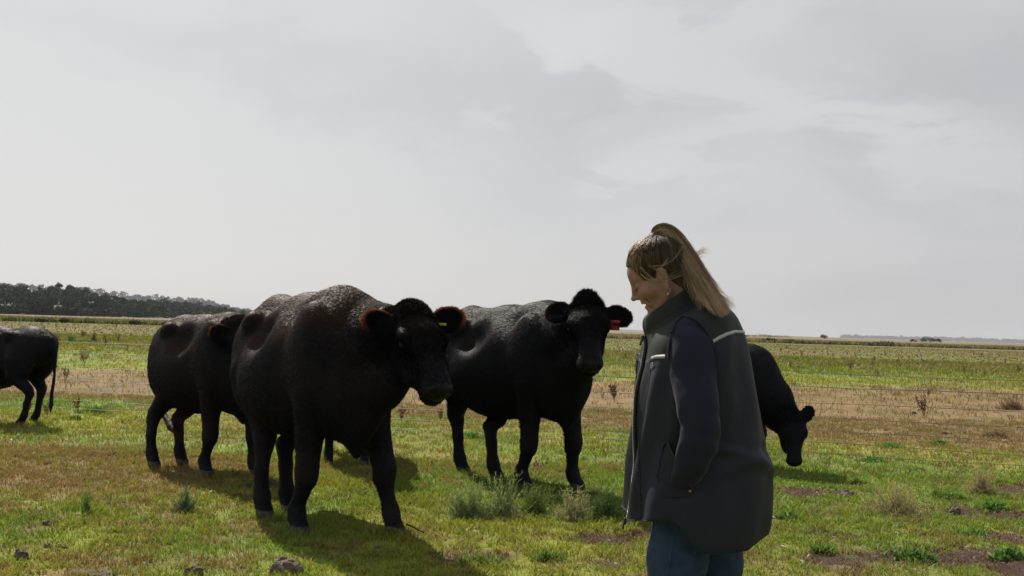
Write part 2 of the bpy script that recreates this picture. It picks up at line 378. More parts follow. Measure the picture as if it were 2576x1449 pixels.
# tiny pale specks: dry leaf bits lying in the turf
x5, y5 = scatter(420, 4.6, 11, rs); n5 = len(x5)
blades('dry_leaf_litter', x5, y5, .02+.025*rs.rand(n5), .016*np.ones(n5), 3.0, np.tile([.42,.38,.33],(n5,1))*(.6+.6*rs.rand(n5)[:,None]), rs, 'scattered pale dry leaf bits on the near turf', 'leaf litter', z0=.02)
# belt of tall pale grass at the far side of the field, rushes along its foot
n6 = 90000; bx = (rs.rand(n6)*2-1)*170; dd = rs.rand(n6)**1.5*90; by = hor_edge(bx)+dd
ok = (by > 30); bx, by, dd = bx[ok], by[ok], dd[ok]; n6 = len(bx)
hn = fbm(bx*.05,by*.05,4)
foot = (dd < 9)
c6 = np.array([.175,.140,.085])*(.75+.5*rs.rand(n6)[:,None])
rush = foot & (fbm(bx*.09+4,by*.02,4)+.25*rs.rand(n6) > .56); c6[rush] = np.array([.085,.095,.050])*(.7+.6*rs.rand(rush.sum())[:,None])
blades('tall_grass_belt', bx, by, (.35+.45*rs.rand(n6))*(.6+.9*hn)+.18*rush, .20+.1*rs.rand(n6), .5, c6, rs, 'belt of tall pale dry grass and rushes along the far field edge', 'tall grass')
# ------------------------------------------------------------------ cattle
M_coat = material('black_cattle_coat', use_col=True, rough=.6, spec=.09, sheen=.0, bump=(190,.25,.002))
M_fur = material('cattle_hair', use_col=True, rough=.45, spec=.045, trans=.20)
M_muz = material('wet_muzzle_skin', (.007,.007,.008), rough=.45, spec=.10, bump=(160,.4,.003))
M_hoof = material('dark_hoof', (.012,.011,.012), rough=.6, noise=(20,.4))
M_eye = material('dark_wet_eye', (.006,.005,.005), rough=.3, spec=.1)
M_tagr = material('red_plastic_tag', (.24,.012,.02), rough=.5, trans=.1)
M_tagy = material('yellow_plastic_tag', (.35,.38,.03), rough=.4, trans=.25)
def cow(label, group, loc, yaw, feet, poll, muzzle, vox=.014, s=1.0, nfur=30000, brown=.5, furL=.020, roll=0.0, tuft=0.0, ears=None, tail='down', grazing=False, tags=(), neckz=0.0, girth=1.0, seed=1, top=1.0, earscale=1.0, hs=1.1, hairw=.0031, bony=0.0, hxo=None, belly=0.0):
    """loc: ground point midway between the front feet; feet: four (x,y) in body axes (front left, front right, hind left, hind right); poll and muzzle are world points"""
    rs = np.random.RandomState(seed)
    cyaw, syaw = math.cos(yaw), math.sin(yaw); A = np.array([[cyaw,-syaw,0],[syaw,cyaw,0],[0,0,1]])
    o3 = np.array([loc[0],loc[1],0.0]); toL = lambda p: (A.T@(np.array(p)-o3))/s
    ph, mz = toL(poll), toL(muzzle)
    u = nrm(mz-ph); w = nrm(np.cross((0,0,1.0), u)); n = np.cross(u, w)
    cr_, sr_ = math.cos(roll), math.sin(roll); w, n = w*cr_+n*sr_, n*cr_-w*sr_
    H = lambda a,b,c: ph+(u*a+w*b+n*c)*hs
    hr = lambda *r: tuple(v*hs for v in r)
    g_ = girth
    S = SDF((-1.95,-.62,-.03), (max(1.25, mz[0]+.3), .62, 1.75), vox/s)
    if abs(ph[1]) > .25 or abs(mz[1]) > .25:
        S = SDF((-1.95,-.95,-.03), (max(1.25, mz[0]+.3), .95, 1.75), vox/s)
    hx = (feet[2][0]+feet[3][0])/2-.12; hx = min(hx, -1.0) if hxo is None else hxo
    # trunk
    S.ell((-.52,0,.98), (.68,.385*g_,.43), .05); S.ell((-.62,0,.88-belly), (.56,.40*g_,.36), .08)
    S.ell((.0,0,1.0), (.36,.29,.42), .10); S.ell((.14,0,.88), (.24,.23,.30), .08)
    S.ell((.16,0,.72), (.17,.10,.13), .08); S.cone((.24,0,.505), .030, (.22,0,.70), .105, .06)
    S.ell((hx-.10,0,1.10), (.36,.29,.30), .10)
    S.cone((.08,0,1.28*top), .135, (-.18,0,1.312*top), .125, .12); S.cone((-.10,0,1.31*top), .12, (-.55,0,1.285*top), .115, .12); S.cone((-.5,0,1.285*top), .115, (hx-.1,0,1.315*top), .09, .12)
    S.cone((hx-.1,0,1.33*top), .09, (hx-.42,0,1.27*top), .055, .06)
    for sg_ in (1,-1):
        S.ell((.02,sg_*.22,1.06), (.20,.10,.33), .07)                                   # shoulder blade
        S.ell((hx+.08,sg_*.25,1.25+.03*bony), (.11,.07,.07), .07-.03*bony)                              # hip bone
        S.cone((hx+.12,sg_*.25,1.27), .04, (hx-.35,sg_*.13,1.17), .05, .07)
        S.ell((hx+.36,sg_*(.40-.03*bony),1.25), (.23,.17,.20), .07, op='sub')                     # hollow before the hip
        S.ell((-.20,sg_*.43,1.10), (.075,.07,.30), .07, op='sub')                       # behind the shoulder
        S.ell((hx-.06,sg_*.20,.92), (.25,.12,.30), .08)                                 # thigh
    # legs
    hoofs = []
    for i, (fx, fy) in enumerate(feet):
        sg_ = 1 if i % 2 == 0 else -1
        if i < 2:
            kx = fx*.62+.02; ky = sg_*.17+(fy-sg_*.17)*.6
            S.chain([((.02,sg_*.19,.84),.125), ((kx*.4+.01,sg_*.19+(ky-sg_*.19)*.5,.60),.082), ((kx+.020,ky,.390),.068), ((kx+.015,ky,.335),.064), ((kx+(fx-kx)*.35,ky+(fy-ky)*.35,.255),.044), ((fx-.02,fy,.145),.047), ((fx-.005,fy,.115),.050), ((fx+.025,fy,.065),.047), ((fx+.055,fy,.030),.060)], .022)
        else:
            S.chain([((hx-.02,sg_*.19,.92),.17), ((hx+.02+.3*(fx-hx+.12),sg_*.20,.70),.112), ((fx-.075,fy*.7+sg_*.05,.50),.068), ((fx-.09,fy*.9,.44),.057), ((fx-.05,fy,.30),.044), ((fx-.025,fy,.15),.046), ((fx-.01,fy,.12),.050), ((fx+.02,fy,.065),.047), ((fx+.05,fy,.030),.060)], .025)
        hoofs.append((fx+(.05 if i<2 else .045), fy))
    # neck
    nb = H(.02,0,-.12)
    S.chain([((.0,0,1.14),.27), ((.5*nb[0]+.06,.5*nb[1],(1.10+nb[2])/2+neckz),.185), (nb,.13)], .08)
    S.chain([((-.02,0,1.33*top),.13), ((.5*ph[0],.5*ph[1],.5*(1.33*top+ph[2])-.085+neckz),.115), (H(-.0,0,-.09),.085)], .08)
    tp = H(.20,0,-.15)
    S.chain([((.20,0,.86),.17), (((.2+tp[0])/2,tp[1]/2,(.84+tp[2])/2-.02),.12), (tp,.075)], .08)
    if grazing is False: S.cone((.25,0,.62), .035, tuple(((.26+tp[0])/2,tp[1]*.5,(.66+tp[2])/2)), .03, .10)
    # head
    Mh = [u, w, n]
    S.ell(H(.12,0,-.035), hr(.20,.138,.115), .05, Mh); S.ell(H(.0,0,-.015), hr(.075,.095,.075), .05, Mh)
    S.ell(H(-.03,0,-.01), hr(.065,.075,.065), .04, Mh)
    for sg_ in (1,-1):
        S.ell(H(.19,sg_*.066,-.13), hr(.16,.055,.09), .04, Mh)
        S.ell(H(.150,sg_*.120,.004), hr(.048,.030,.034), .03, Mh)        # brow
    S.cone(H(.15,0,-.015), .100*hs, H(.40,0,-.025), .072*hs, .04)
    S.cone(H(.20,0,-.15), .06*hs, H(.43,0,-.095), .050*hs, .04)
    S.ell(H(.445,0,-.038), hr(.062,.088,.066), .035, Mh); S.ell(H(.475,0,-.012), hr(.032,.072,.040), .02, Mh)
    S.ell(H(.445,0,-.095), hr(.055,.068,.038), .02, Mh)                    # chin
    for sg_ in (1,-1):
        S.ell(H(.504,sg_*.050,-.004), hr(.028,.021,.020), .012, Mh, 'sub')
        S.ell(H(.182,sg_*.146,-.014), hr(.026,.016,.018), .012, Mh, 'sub')
        S.ell(H(.30,sg_*.118,-.05), hr(.09,.035,.05), .04, Mh, 'sub')
    S.ell(H(.49,0,-.082), hr(.05,.085,.006), .010, Mh, 'sub')
    if tuft: S.ell(H(-.075,.0,.02), (.05,.06,.05*tuft), .04, Mh)
    earinfo = []
    es = earscale*hs
    for sg_, j in ((1,0),(-1,1)):
        tilt = (0,0,0) if ears is None else ears[j]
        e = nrm(w*sg_*1.0+u*(.10+tilt[0])-n*(.10+tilt[1])+np.array((0,0,tilt[2])))
        en = nrm(n*.8+u*.25); en = nrm(en-e*(en@e)); b_ = np.cross(en, e)
        eb = H(.025,sg_*.100,-.035); ec = eb+e*.115*es
        S.cone(eb, .040*hs, eb+e*.05*es, .032*es, .03)
        S.ell(ec, (.102*es,.074*es,.022), .02, [e,b_,en]); S.ell(ec+en*.026+e*.01, (.082*es,.054*es,.020), .012, [e,b_,en], 'sub')
        earinfo.append((ec, e, b_, en))
    # tail
    if tail:
        t0 = np.array((hx-.44,0,1.24*top))
        if tail == 'down': tp_ = [(t0,.045),(t0+(-.06,0.0,-.12),.035),(t0+(-.07,.0,-.5),.024),(t0+(-.05,.01,-.74),.03),(t0+(-.05,.01,-.88),.034),(t0+(-.04,.01,-1.0),.012)]
        else: tp_ = [(t0,.045),(t0+(-.05,-.05,-.12),.035),(t0+(-.02,-.12,-.5),.022),(t0+(.16,-.10,-.76),.026),(t0+(.36,-.12,-.86),.034),(t0+(.50,-.14,-.90),.012)]
        S.chain(tp_, .02)
    V, Q = S.mesh(); V = smooth_lap(V, Q, 2, .5); N = vnormals(V, Q)
    hd = (V-ph)@u; hside = (V-ph)@w; hn_ = (V-ph)@n
    inhead = (hd>-.15)&(hd<.62)&(np.abs(hside)<.40)&(np.abs(hn_)<.28)
    sunlit_top = sstep(N[:,2], .0, .8)*sstep(V[:,2], .9, 1.3)  # upward coat faces turn browner: sunlit sheen painted into the colour
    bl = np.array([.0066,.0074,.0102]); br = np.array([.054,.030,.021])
    f = np.clip(brown*(sunlit_top*.85*np.where(inhead,.35,1)+.30*(fbm(V[:,0]*5,V[:,2]*5+V[:,1]*3,3)-.35)*(~inhead)), 0, 1)[:,None]
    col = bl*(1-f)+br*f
    eard = np.full(len(V), 9.0)
    for (ec,e,b_,en) in earinfo:
        q_ = V-ec; eard = np.minimum(eard, np.sqrt((q_@e/.12/es)**2+(q_@b_/.10/es)**2+(q_@en/.06)**2))
    ef = (1-sstep(eard, .95, 1.4))[:,None]; col = col*(1-ef)+bl*ef
    # vertices to world-scaled local
    mu = ((hd>.455*hs)&(hn_>-.07*hs)&inhead)
    root = empty('cow', (loc[0],loc[1],0), yaw); tag(root, label, 'cow', group)
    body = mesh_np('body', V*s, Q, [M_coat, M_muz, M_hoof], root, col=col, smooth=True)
    fm = np.zeros(len(Q), np.int32); fm[mu[Q].all(1)] = 1; fm[(V[Q[:,0],2] < .055)] = 2
    body.data.polygons.foreach_set('material_index', fm)
    # hair: short and flat on the body, longer at crown, crest, jaw and ear rims
    wgt = np.ones(len(Q)); q0 = Q[:,0]; wgt[(V[q0,2]<.06)] = 0; wgt[fm==1] = .1; zq = V[q0]
    isear = eard[q0] < 1.25; dpo = np.linalg.norm(zq-ph, axis=1)
    wgt *= 1.0-.5*(zq[:,2]<.5)+.5*sstep(N[q0,2],.25,.8)+1.6*(1-sstep(dpo,.18,.42))+8*isear
    pt, fi = sample_surf(V, Q, nfur, rs, wgt); vi = Q[fi,0]; nn = N[vi]; isd = inhead[vi]; hdd = hd[vi]
    dpf = np.linalg.norm(pt-ph, axis=1); hw9 = (1-sstep(dpf,.30,.62))[:,None]*isd[:,None]; cm = (u*.6+n*.1)*hw9+np.array([-.75,0,-.55])*(1-hw9)
    stand = np.full(nfur, .19); L = furL*np.where(isd,.62,1.0)*(.6+.8*rs.rand(nfur))
    crown = isd&(hdd<.05)&(dpf<.20); crest = (nn[:,2]>.55)&(pt[:,2]>1.2)&~isd
    er = eard[vi] < 1.25
    stand[crown] = .8; stand[crest] = .32; L[crest] *= 1.1; L[crown] *= 1.35+1.3*tuft; L[pt[:,2]<.5] *= .7
    out_ = np.zeros((nfur,3)); rimf = np.zeros(nfur); earc = np.zeros((nfur,3))
    for (ec,e,b_,en) in earinfo:
        q_ = pt-ec; a1 = q_@e/(.102*es); b1 = q_@b_/(.074*es); rr = np.sqrt(a1**2+b1**2)
        near_ = er&(np.linalg.norm(q_,axis=1)<.17*es)
        earc[near_] = ec; rad = a1[:,None]*e+b1[:,None]*b_; out_[near_] = (rad/(np.linalg.norm(rad,axis=1,keepdims=True)+1e-6))[near_]
        rimf[near_] = (sstep(rr,.72,.95)*(sstep(a1,-.9,-.3)))[near_]
    dr = nn*stand[:,None]+cm*.9+rs.randn(nfur,3)*np.where(crown,.2,np.where(crest,.10,.08))[:,None]
    dr += nn*np.clip(.07-(dr*nn).sum(1),0,2)[:,None]
    dr = np.where(er[:,None], out_*(.5+.7*rimf)[:,None]+nn*.35+rs.randn(nfur,3)*.22, dr); L[er] = furL*(.35+.55*rs.rand(er.sum()))*(.6+.75*rimf[er])
    if tuft: dr[crown] += np.array([0,0,.9])+rs.randn(crown.sum(),3)*.55-u*.3
    dr /= np.linalg.norm(dr,axis=1,keepdims=True)+1e-9
    fv, ft = tris_strands(pt*s, dr, L*s, hairw*s*(.6+.8*rs.rand(nfur)), (rs.randn(nfur,3)*.25+np.array([0,0,-.15]))*np.where(crown|er|crest,1,.3)[:,None], rs, nn)
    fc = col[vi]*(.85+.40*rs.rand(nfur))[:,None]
    fc *= (1-.30*(1-sstep(dpf,.35,.8)))[:,None]  # shade put into the head hair colour, as backlight shines through the strands
    fc = fc+np.array([.42,.15,.055])*(rimf**1.5*sstep((pt-earc)[:,2],-.06,.03)*brown*(.3+.9*rs.rand(nfur)))[:,None]  # orange backlight glow painted into the upper ear-rim hairs
    if tail:
        tz = np.array(tp_[-2][0]); tl = np.linalg.norm(pt-tz,axis=1)<.17; fc[tl] = fc[tl]+np.array([.22,.060,.018])*rs.rand(tl.sum())[:,None]*(.4+brown)
    hair = mesh_np('coat_hair', fv, ft, M_fur, root, col=np.repeat(fc,5,axis=0))
    for sg_ in (1,-1):
        e0 = H(.182,sg_*.126,-.014)
        E = SDF(e0-.06, e0+.06, .006/s); E.ell(e0, (.026,.018,.020), .004, Mh); ev, eq = E.mesh()
        mesh_np('eye', ev*s, eq, M_eye, root, smooth=True)
    for (j, m_, w_, h_) in tags:
        ec,e,b_,en = earinfo[j]; dn = np.array((0,0,-1.0)); c0 = ec-e*.035+en*.03+dn*(.02 if m_ is M_tagy else .045)
        tt = nrm(e-dn*(e@dn)); nnn = np.cross(tt, dn); a = []
        for dz_ in (-.003,.003):
            for (aa,bb) in ((-w_/2,.0),(w_/2,.0),(w_/2*.92,h_),(-w_/2*.92,h_)): a.append(c0+tt*aa+dn*bb+nnn*dz_)
        F4 = np.array([[0,1,2,3],[7,6,5,4],[0,4,5,1],[1,5,6,2],[2,6,7,3],[3,7,4,0]])
        to = mesh_np('ear_tag', np.array(a)*s, F4, m_, root)
        if m_ is M_tagr: to['label'] = 'red plastic ear tag'
    root['_h'] = [float(v_) for (hx_,hy_) in hoofs for v_ in (loc[0]+s*(hx_*cyaw-hy_*syaw), loc[1]+s*(hx_*syaw+hy_*cyaw))]
    return root
def dirang(dx_, dy_): return math.atan2(dy_, dx_)
HG = 'black beef cattle in the paddock'
def bodyframe(loc, yaw, pts, s=1.0):
    c, s_ = math.cos(yaw), math.sin(yaw); r = []
    for (x_, y_) in pts: dx_, dy_ = x_-loc[0], y_-loc[1]; r.append(((dx_*c+dy_*s_)/s, (-dx_*s_+dy_*c)/s))
    return r
yA = dirang(.55,-.835); lA = (-1.02,6.12)
cow('large black cow with painted backlit ear rims standing foremost, turned toward the woman', HG, lA, yA,
    bodyframe(lA, yA, [(-.69,6.13),(-1.25,6.05),(-1.46,6.72),(-1.57,6.50)]), P(1041,795,5.75), P(1096,940,5.54), vox=.0115, nfur=330000, brown=.85, furL=.019, earscale=.92, hs=1.09, ears=((0,-.50,.12),(0,-.05,.12)), tail=None, girth=1.0, tags=((0,M_tagy,.05,.016),), seed=3, top=1.02)
yB = dirang(.60,-.80); lB = (.32,7.95)
cow('black cow with shaggy crown and red ear tag, left of the woman', HG, lB, yB,
    bodyframe(lB, yB, [(.54,8.0),(.13,7.92),(-.10,8.35),(-.40,8.72)]), P(1478,772,7.35), P(1487,915,7.05), vox=.0135, nfur=220000, brown=.15, furL=.020, earscale=1.0, hs=1.08, tuft=.6, tail=None, tags=((0,M_tagr,.09,.075),), seed=4, ears=((0,0,0),(-.55,.5,0)), top=1.02)
yC = dirang(.70,-.71); lC = (-2.27,8.16)
cow('black cow half hidden behind the foremost cow, bony sunlit back and reddish tail tip showing', HG, lC, yC,
    bodyframe(lC, yC, [(-2.06,8.18),(-2.43,8.08),(-2.82,8.66),(-2.99,8.46)], .91), P(612,822,8.02), P(656,935,7.88), s=.91, vox=.016, nfur=150000, hairw=.0036, brown=.8, furL=.018, tail='swish', seed=5, girth=.92, top=.98, ears=None, bony=1.0, hxo=-.80)
lE = (-1.45,9.0); yE = dirang(.15,-1)
cow('black cow seen only by its legs and shadow behind the foremost cow', HG, lE, yE,
    [(.0,.20),(.0,-.17),(-1.0,.2),(-1.05,-.2)], P(905,880,8.3), P(915,990,8.05), vox=.022, s=.86, nfur=30000, hairw=.006, brown=.3, seed=6, top=.95)
lF = (-6.50,11.75); yF = dirang(-.95,.30)
cow('small black heifer cut off by the left edge, rump and hanging tail showing', HG, lF, yF,
    [(.0,.15),(.05,-.15),(-1.38,.14),(-1.34,-.14)], np.array((-6.95,11.6,.95)), np.array((-7.3,11.6,.68)), vox=.020, s=.80, nfur=60000, hairw=.005, brown=.12, seed=7, top=.945, belly=.07, tail='down', girth=.95, hxo=-1.25)
lG = (2.36,9.80); yG = dirang(.86,-.52)
cow('black cow grazing with its muzzle in the grass behind the woman', HG, lG, yG,
    [(.10,.17),(-.12,-.17),(-.95,.17),(-1.10,-.17)], P(1996,1052,9.55), P(2000,1158,9.45), vox=.017, s=.82, nfur=90000, hairw=.0045, brown=.05, seed=8, top=.97, grazing=True, tail=None, hxo=-1.0, ears=((-1.3,.3,.3),(-1.3,.3,.3)))

# longer grass the mower of mouths has missed round each hoof
hoof_w = []
for o_ in [o for o in bpy.data.objects if o.name.startswith('cow')]:
    for i in range(0, len(o_['_h']), 2): hoof_w.append((o_['_h'][i], o_['_h'][i+1]))
    del o_['_h']
hw_ = np.array(hoof_w); nh = len(hw_); k_ = 230
ax = np.repeat(hw_[:,0], k_)+rs.randn(nh*k_)*.085; ay = np.repeat(hw_[:,1], k_)+rs.randn(nh*k_)*.085-.05
ch_, _ = bcolor(ax, ay, rs)
blades('hoof_grass', ax, ay, .04+.06*rs.rand(nh*k_), .005, .6, ch_, rs, 'longer green grass standing round the hooves of the cattle', 'grass')
# ------------------------------------------------------------------ the woman
WD = 3.05                                   # her distance from the camera
M_skin = material('skin', (.225,.128,.102), rough=.6, spec=.3, noise=(60,.08), trans=0)
for n_ in M_skin.node_tree.nodes:
    if n_.type == 'BSDF_PRINCIPLED':
        n_.inputs['Subsurface Weight'].default_value = .25; n_.inputs['Subsurface Radius'].default_value = (1,.35,.2); n_.inputs['Subsurface Scale'].default_value = .006
M_hair = material('blonde_hair', use_col=True, rough=.42, spec=.45, trans=.42)
M_scalp = material('hair_mass', (.05,.032,.020), rough=.6, spec=.2, noise=(300,.4))
M_vest = material('charcoal_softshell', (.0165,.018,.027), rough=.65, spec=.12, bump=(900,.2,.0006), noise=(6,.12))
M_yoke = material('olive_softshell', (.019,.023,.022), rough=.65, spec=.12, bump=(900,.2,.0006))
M_inner = material('black_lining', (.010,.010,.012), rough=.7)
M_fleece = material('navy_fleece', (.014,.015,.028), rough=.85, spec=.12, sheen=.07, bump=(500,.4,.001))
M_jeans = material('blue_denim', (.018,.033,.070), rough=.75, spec=.2, noise=(30,.25), bump=(900,.35,.0006))
M_refl = material('silver_reflective_tape', (.26,.265,.275), rough=.4, spec=.5)
M_metal = material('zip_metal', (.35,.35,.36), rough=.3, metal=.9)
M_brass = material('brass_rivet', (.30,.16,.07), rough=.4, metal=.8)
M_boot = material('brown_leather_boot', (.06,.035,.02), rough=.5)
M_tie = material('black_hair_tie', (.008,.008,.009), rough=.6)
M_brow = material('brow_hair', (.07,.04,.022), rough=.6)
M_lip = material('lips', (.40,.14,.11), rough=.4)
M_teeth = material('teeth', (.7,.67,.6), rough=.3)
pb = P(1755,1887,WD)
woman = empty('person', (pb[0],pb[1],0)); tag(woman, 'smiling woman with blonde ponytail in dark vest and jeans, hand in vest pocket', 'person')
def W_(name, V, Q, mat, smooth=True, parent=None, col=None):
    o = mesh_np(name, np.asarray(V)-pb*np.array([1,1,0]) if (parent is None or parent is woman) else np.asarray(V)-pb*np.array([1,1,0]), Q, mat, parent or woman, smooth=smooth, col=col); return o
TI = R(26); YW = R(-7)                      # head tipped forward, face turned slightly away
f0 = np.array((-math.cos(TI), 0, -math.sin(TI))); u0 = np.array((-math.sin(TI), 0, math.cos(TI))); l0 = np.array((0,-1.,0))
cz, sz = math.cos(YW), math.sin(YW); RZ = np.array([[cz,-sz,0],[sz,cz,0],[0,0,1]])
hf, hl, hu = RZ@f0, RZ@l0, RZ@u0
hc = P(1666,704,WD); HM = np.array([hf,hl,hu])
hp = lambda x,y,z: hc+hf*x+hl*y+hu*z
# head surface, in fine voxels
S = SDF(hc-np.array([.19,.15,.24]), hc+np.array([.20,.15,.19]), .0032)
he = lambda c, r, k=.01, op='add': S.ell(hp(*c), r, k, HM, op)
he((.0,0,.046), (.088,.071,.070)); he((-.03,0,.035), (.058,.066,.062), .02); he((.036,0,.042), (.052,.057,.050), .02)
he((.040,0,-.018), (.048,.050,.060), .02)
S.cone(hp(.0,0,-.03), .05, hp(-.05,0,-.10), .048, .03)
S.cone(hp(-.03,0,-.05), .048, P(1716,805,WD+.01), .052, .02)
for sy in (1,-1):
    he((.060,sy*.033,-.012), (.0235,.022,.022), .010)
    he((.028,sy*.050,-.012), (.035,.020,.028), .018)
    S.cone(hp(.0,sy*.054,-.035), .016, hp(.045,sy*.028,-.082), .015, .018)
    S.cone(hp(.084,sy*.006,.031), .0075, hp(.066,sy*.040,.034), .0075, .008)
    he((.089,sy*.029,.012), (.013,.014,.010), .008, 'sub')
    he((.0690,sy*.030,.012), (.0140,.0150,.0125), .003)
    # ear
    he((-.001,sy*.070,.003), (.017,.006,.031), .006); he((.003,sy*.0755,.006), (.010,.004,.018), .004, 'sub')
    he((-.0,sy*.072,-.025), (.008,.005,.011), .004)
he((.066,0,-.044), (.018,.026,.026), .012)
S.cone(hp(.071,0,-.084), .0135, hp(.066,0,-.078), .017, .012); S.cone(hp(.068,.012,-.084), .012, hp(.068,-.012,-.084), .012, .012)
S.cone(hp(.088,0,.020), .0065, hp(.098,0,-.010), .0080, .008); he((.1025,0,-.0165), (.0100,.0100,.0088), .005)
for sy in (1,-1):
    he((.0905,sy*.0115,-.0195), (.0100,.0065,.0075), .004); he((.0935,sy*.0065,-.0275), (.006,.0035,.005), .002, 'sub')
he((.0815,0,-.0385), (.0065,.021,.0045), .004); he((.0765,0,-.0575), (.0070,.018,.0055), .004)
he((.0800,0,-.0480), (.0110,.023,.0038), .003, 'sub')
he((.0640,.030,-.036), (.010,.004,.016), .006, 'sub'); he((.0640,-.030,-.036), (.010,.004,.016), .006, 'sub')
hv, hq = S.mesh(); hv = smooth_lap(hv, hq, 1, .4)
# the rest of the body under the clothes: torso, arms, hands with fingers, legs
S2 = SDF(P(1755,1100,WD)-np.array([.42,.38,1.12]), P(1755,1100,WD)+np.array([.42,.38,.62]), .008)
neck, ches, hips = P(1722,800,WD+.01), P(1745,930,WD), P(1760,1230,WD)
S2.cone(neck, .055, ches, .10, .05); S2.ell(ches, (.10,.15,.17), .06); S2.cone(ches, .10, hips, .12, .08); S2.ell(hips, (.135,.17,.13), .06)
kneeN, ankN, kneeF, ankF = P(1682,1530,2.96), P(1700,1850,2.97), P(1800,1530,3.14), P(1850,1845,3.15)
for (h_, k_, a_) in ((P(1730,1290,2.97),kneeN,ankN), (P(1785,1290,3.13),kneeF,ankF)):
    S2.chain([(h_,.085),((h_*.5+k_*.5),.072),(k_,.052),(k_*.6+a_*.4,.050),(a_,.035)], .03)
for (sy, sh, el, wr) in ((1,P(1742,868,2.89),P(1762,1088,2.80),P(1715,1178,2.89)), (-1,P(1742,868,3.21),P(1765,1085,3.30),P(1708,1170,3.24))):
    S2.chain([(sh,.052),(sh*.5+el*.5,.044),(el,.038),(el*.4+wr*.6,.032),(wr,.024)], .03)
    pd = nrm(np.array((-.35,sy*.40,-.83))); S2.cone(wr, .025, wr+pd*.055, .030, .01)
    for kf in range(4):
        b0 = wr+pd*.07+np.array((.024-.016*kf,0,-.01)); d1 = nrm(pd+np.array((.15,sy*.15,-.1))); L_ = (.030,.034,.032,.026)[kf]
        S2.chain([(b0,.0095),(b0+d1*L_,.0088),(b0+d1*L_+nrm(d1+np.array((.25,sy*.3,0)))*L_*.8,.0080)], .004)
    S2.chain([(wr+pd*.02+np.array((-.02,0,0)),.013),(wr+pd*.05+np.array((-.034,0,0)),.011),(wr+pd*.08+np.array((-.038,sy*.01,0)),.009)], .006)
bv, bq = S2.mesh()
body = W_('body', np.vstack([hv, bv]), np.vstack([hq, bq+len(hv)]), [M_skin, M_lip])
# lips carry their own colour
fc_ = hv[hq[:,0]]-hc; lx, ly, lz = fc_@hf, fc_@hl, fc_@hu
lipm = (lx>.072)&(np.abs(ly)<.021)&(((lz>-.046)&(lz<-.0345))|((lz<-.050)&(lz>-.063)))
mi = np.zeros(len(hq)+len(bq), np.int32); mi[:len(hq)][lipm] = 1; body.data.polygons.foreach_set('material_index', mi)
T_ = SDF(hp(.072,0,-.047)-.03, hp(.072,0,-.047)+.03, .002); T_.ell(hp(.0700,0,-.0445), (.009,.018,.004), .002, HM); tv, tq = T_.mesh(); W_('teeth', tv, tq, M_teeth)
# eyebrows and lashes
rsw = np.random.RandomState(5)
def lash(name, pts, L, dirv, n, wd, mat):
    t = rsw.rand(n); p = catmull(np.array(pts), 8); i = t*(len(p)-1.001); a = p[i.astype(int)]*(1-(i%1))[:,None]+p[i.astype(int)+1]*(i%1)[:,None]
    D_ = np.array(dirv)+rsw.randn(n,3)*.3; D_ /= np.linalg.norm(D_,axis=1,keepdims=True)
    v_, t_ = tris_strands(a+rsw.randn(n,3)*.0008, D_, np.full(n,L)*(.6+.6*rsw.rand(n)), wd, D_*0, rsw); W_(name, v_, t_, mat, False)
for sy in (1,-1):
    lash('eyebrow', [hp(.0895,sy*.010,.033), hp(.0855,sy*.026,.038), hp(.071,sy*.044,.034)], .007, hl*sy*.8-hf*.3+hu*.2, 160, .0008, M_brow)
    lash('eyelashes', [hp(.083,sy*.020,.006), hp(.0845,sy*.030,.004), hp(.078,sy*.041,.005)], .008, hf*.8-hu*.5, 60, .0006, M_brow)
# hair: a mass over the skull, bounded by the hairline seen from the side, and combed strands
HL = np.array([(.088,.083),(.078,.078),(.066,.055),(.058,.030),(.052,.012),(.040,-.006),(.026,-.008),(.018,.004),(.014,.020),(.004,.036),(-.012,.034),(-.020,.016),(-.021,-.012),(-.028,-.050),(-.050,-.088),(-.105,-.095),(-.14,-.03),(-.13,.16),(.06,.16),(.10,.10)])
def inpoly(x, z, poly):
    c = np.zeros(np.shape(x), bool); n = len(poly)
    for i in range(n):
        x1,z1 = poly[i]; x2,z2 = poly[(i+1)%n]
        c ^= ((z1 > z) != (z2 > z)) & (x < (x2-x1)*(z-z1)/(z2-z1+1e-12)+x1)
    return c
S3 = SDF(hc-.19, hc+.19, .004)
S3.ell(hp(.0,0,.050), (.0905,.0755,.076), .01, HM); S3.ell(hp(-.03,0,.036), (.062,.071,.068), .02, HM); S3.ell(hp(.036,0,.044), (.0545,.0605,.052), .02, HM)
S3.cone(hp(-.04,0,.0), .058, hp(-.062,0,-.035), .052, .02); S3.cone(hp(-.058,0,-.035), .050, hp(-.062,0,-.10), .048, .02); S3.ell(hp(-.025,0,.10), (.035,.032,.032), .03, HM)
G_ = np.stack(np.meshgrid(*[S3.lo[i]+S3.vox*np.arange(S3.n[i]) for i in range(3)], indexing='ij'), -1)-hc
gx, gy, gzz = G_@hf, G_@hl, G_@hu
S3.D = np.where(inpoly(gx, gzz, HL), S3.D, np.maximum(S3.D, .004)).astype(np.float32)
cv_, cq_ = S3.mesh(); cv_ = smooth_lap(cv_, cq_, 2, .5)
hair = W_('hair', cv_, cq_, M_scalp)
cn = vnormals(cv_, cq_)
tie = hp(-.040,0,.127)
def hcol(n, light=.5):
    a = np.array([.13,.080,.044]); b = np.array([.60,.44,.27]); t = np.clip(rsw.rand(n)*.75+light-.25+.15*rsw.randn(n), 0, 1)[:,None]; return a*(1-t)+b*t
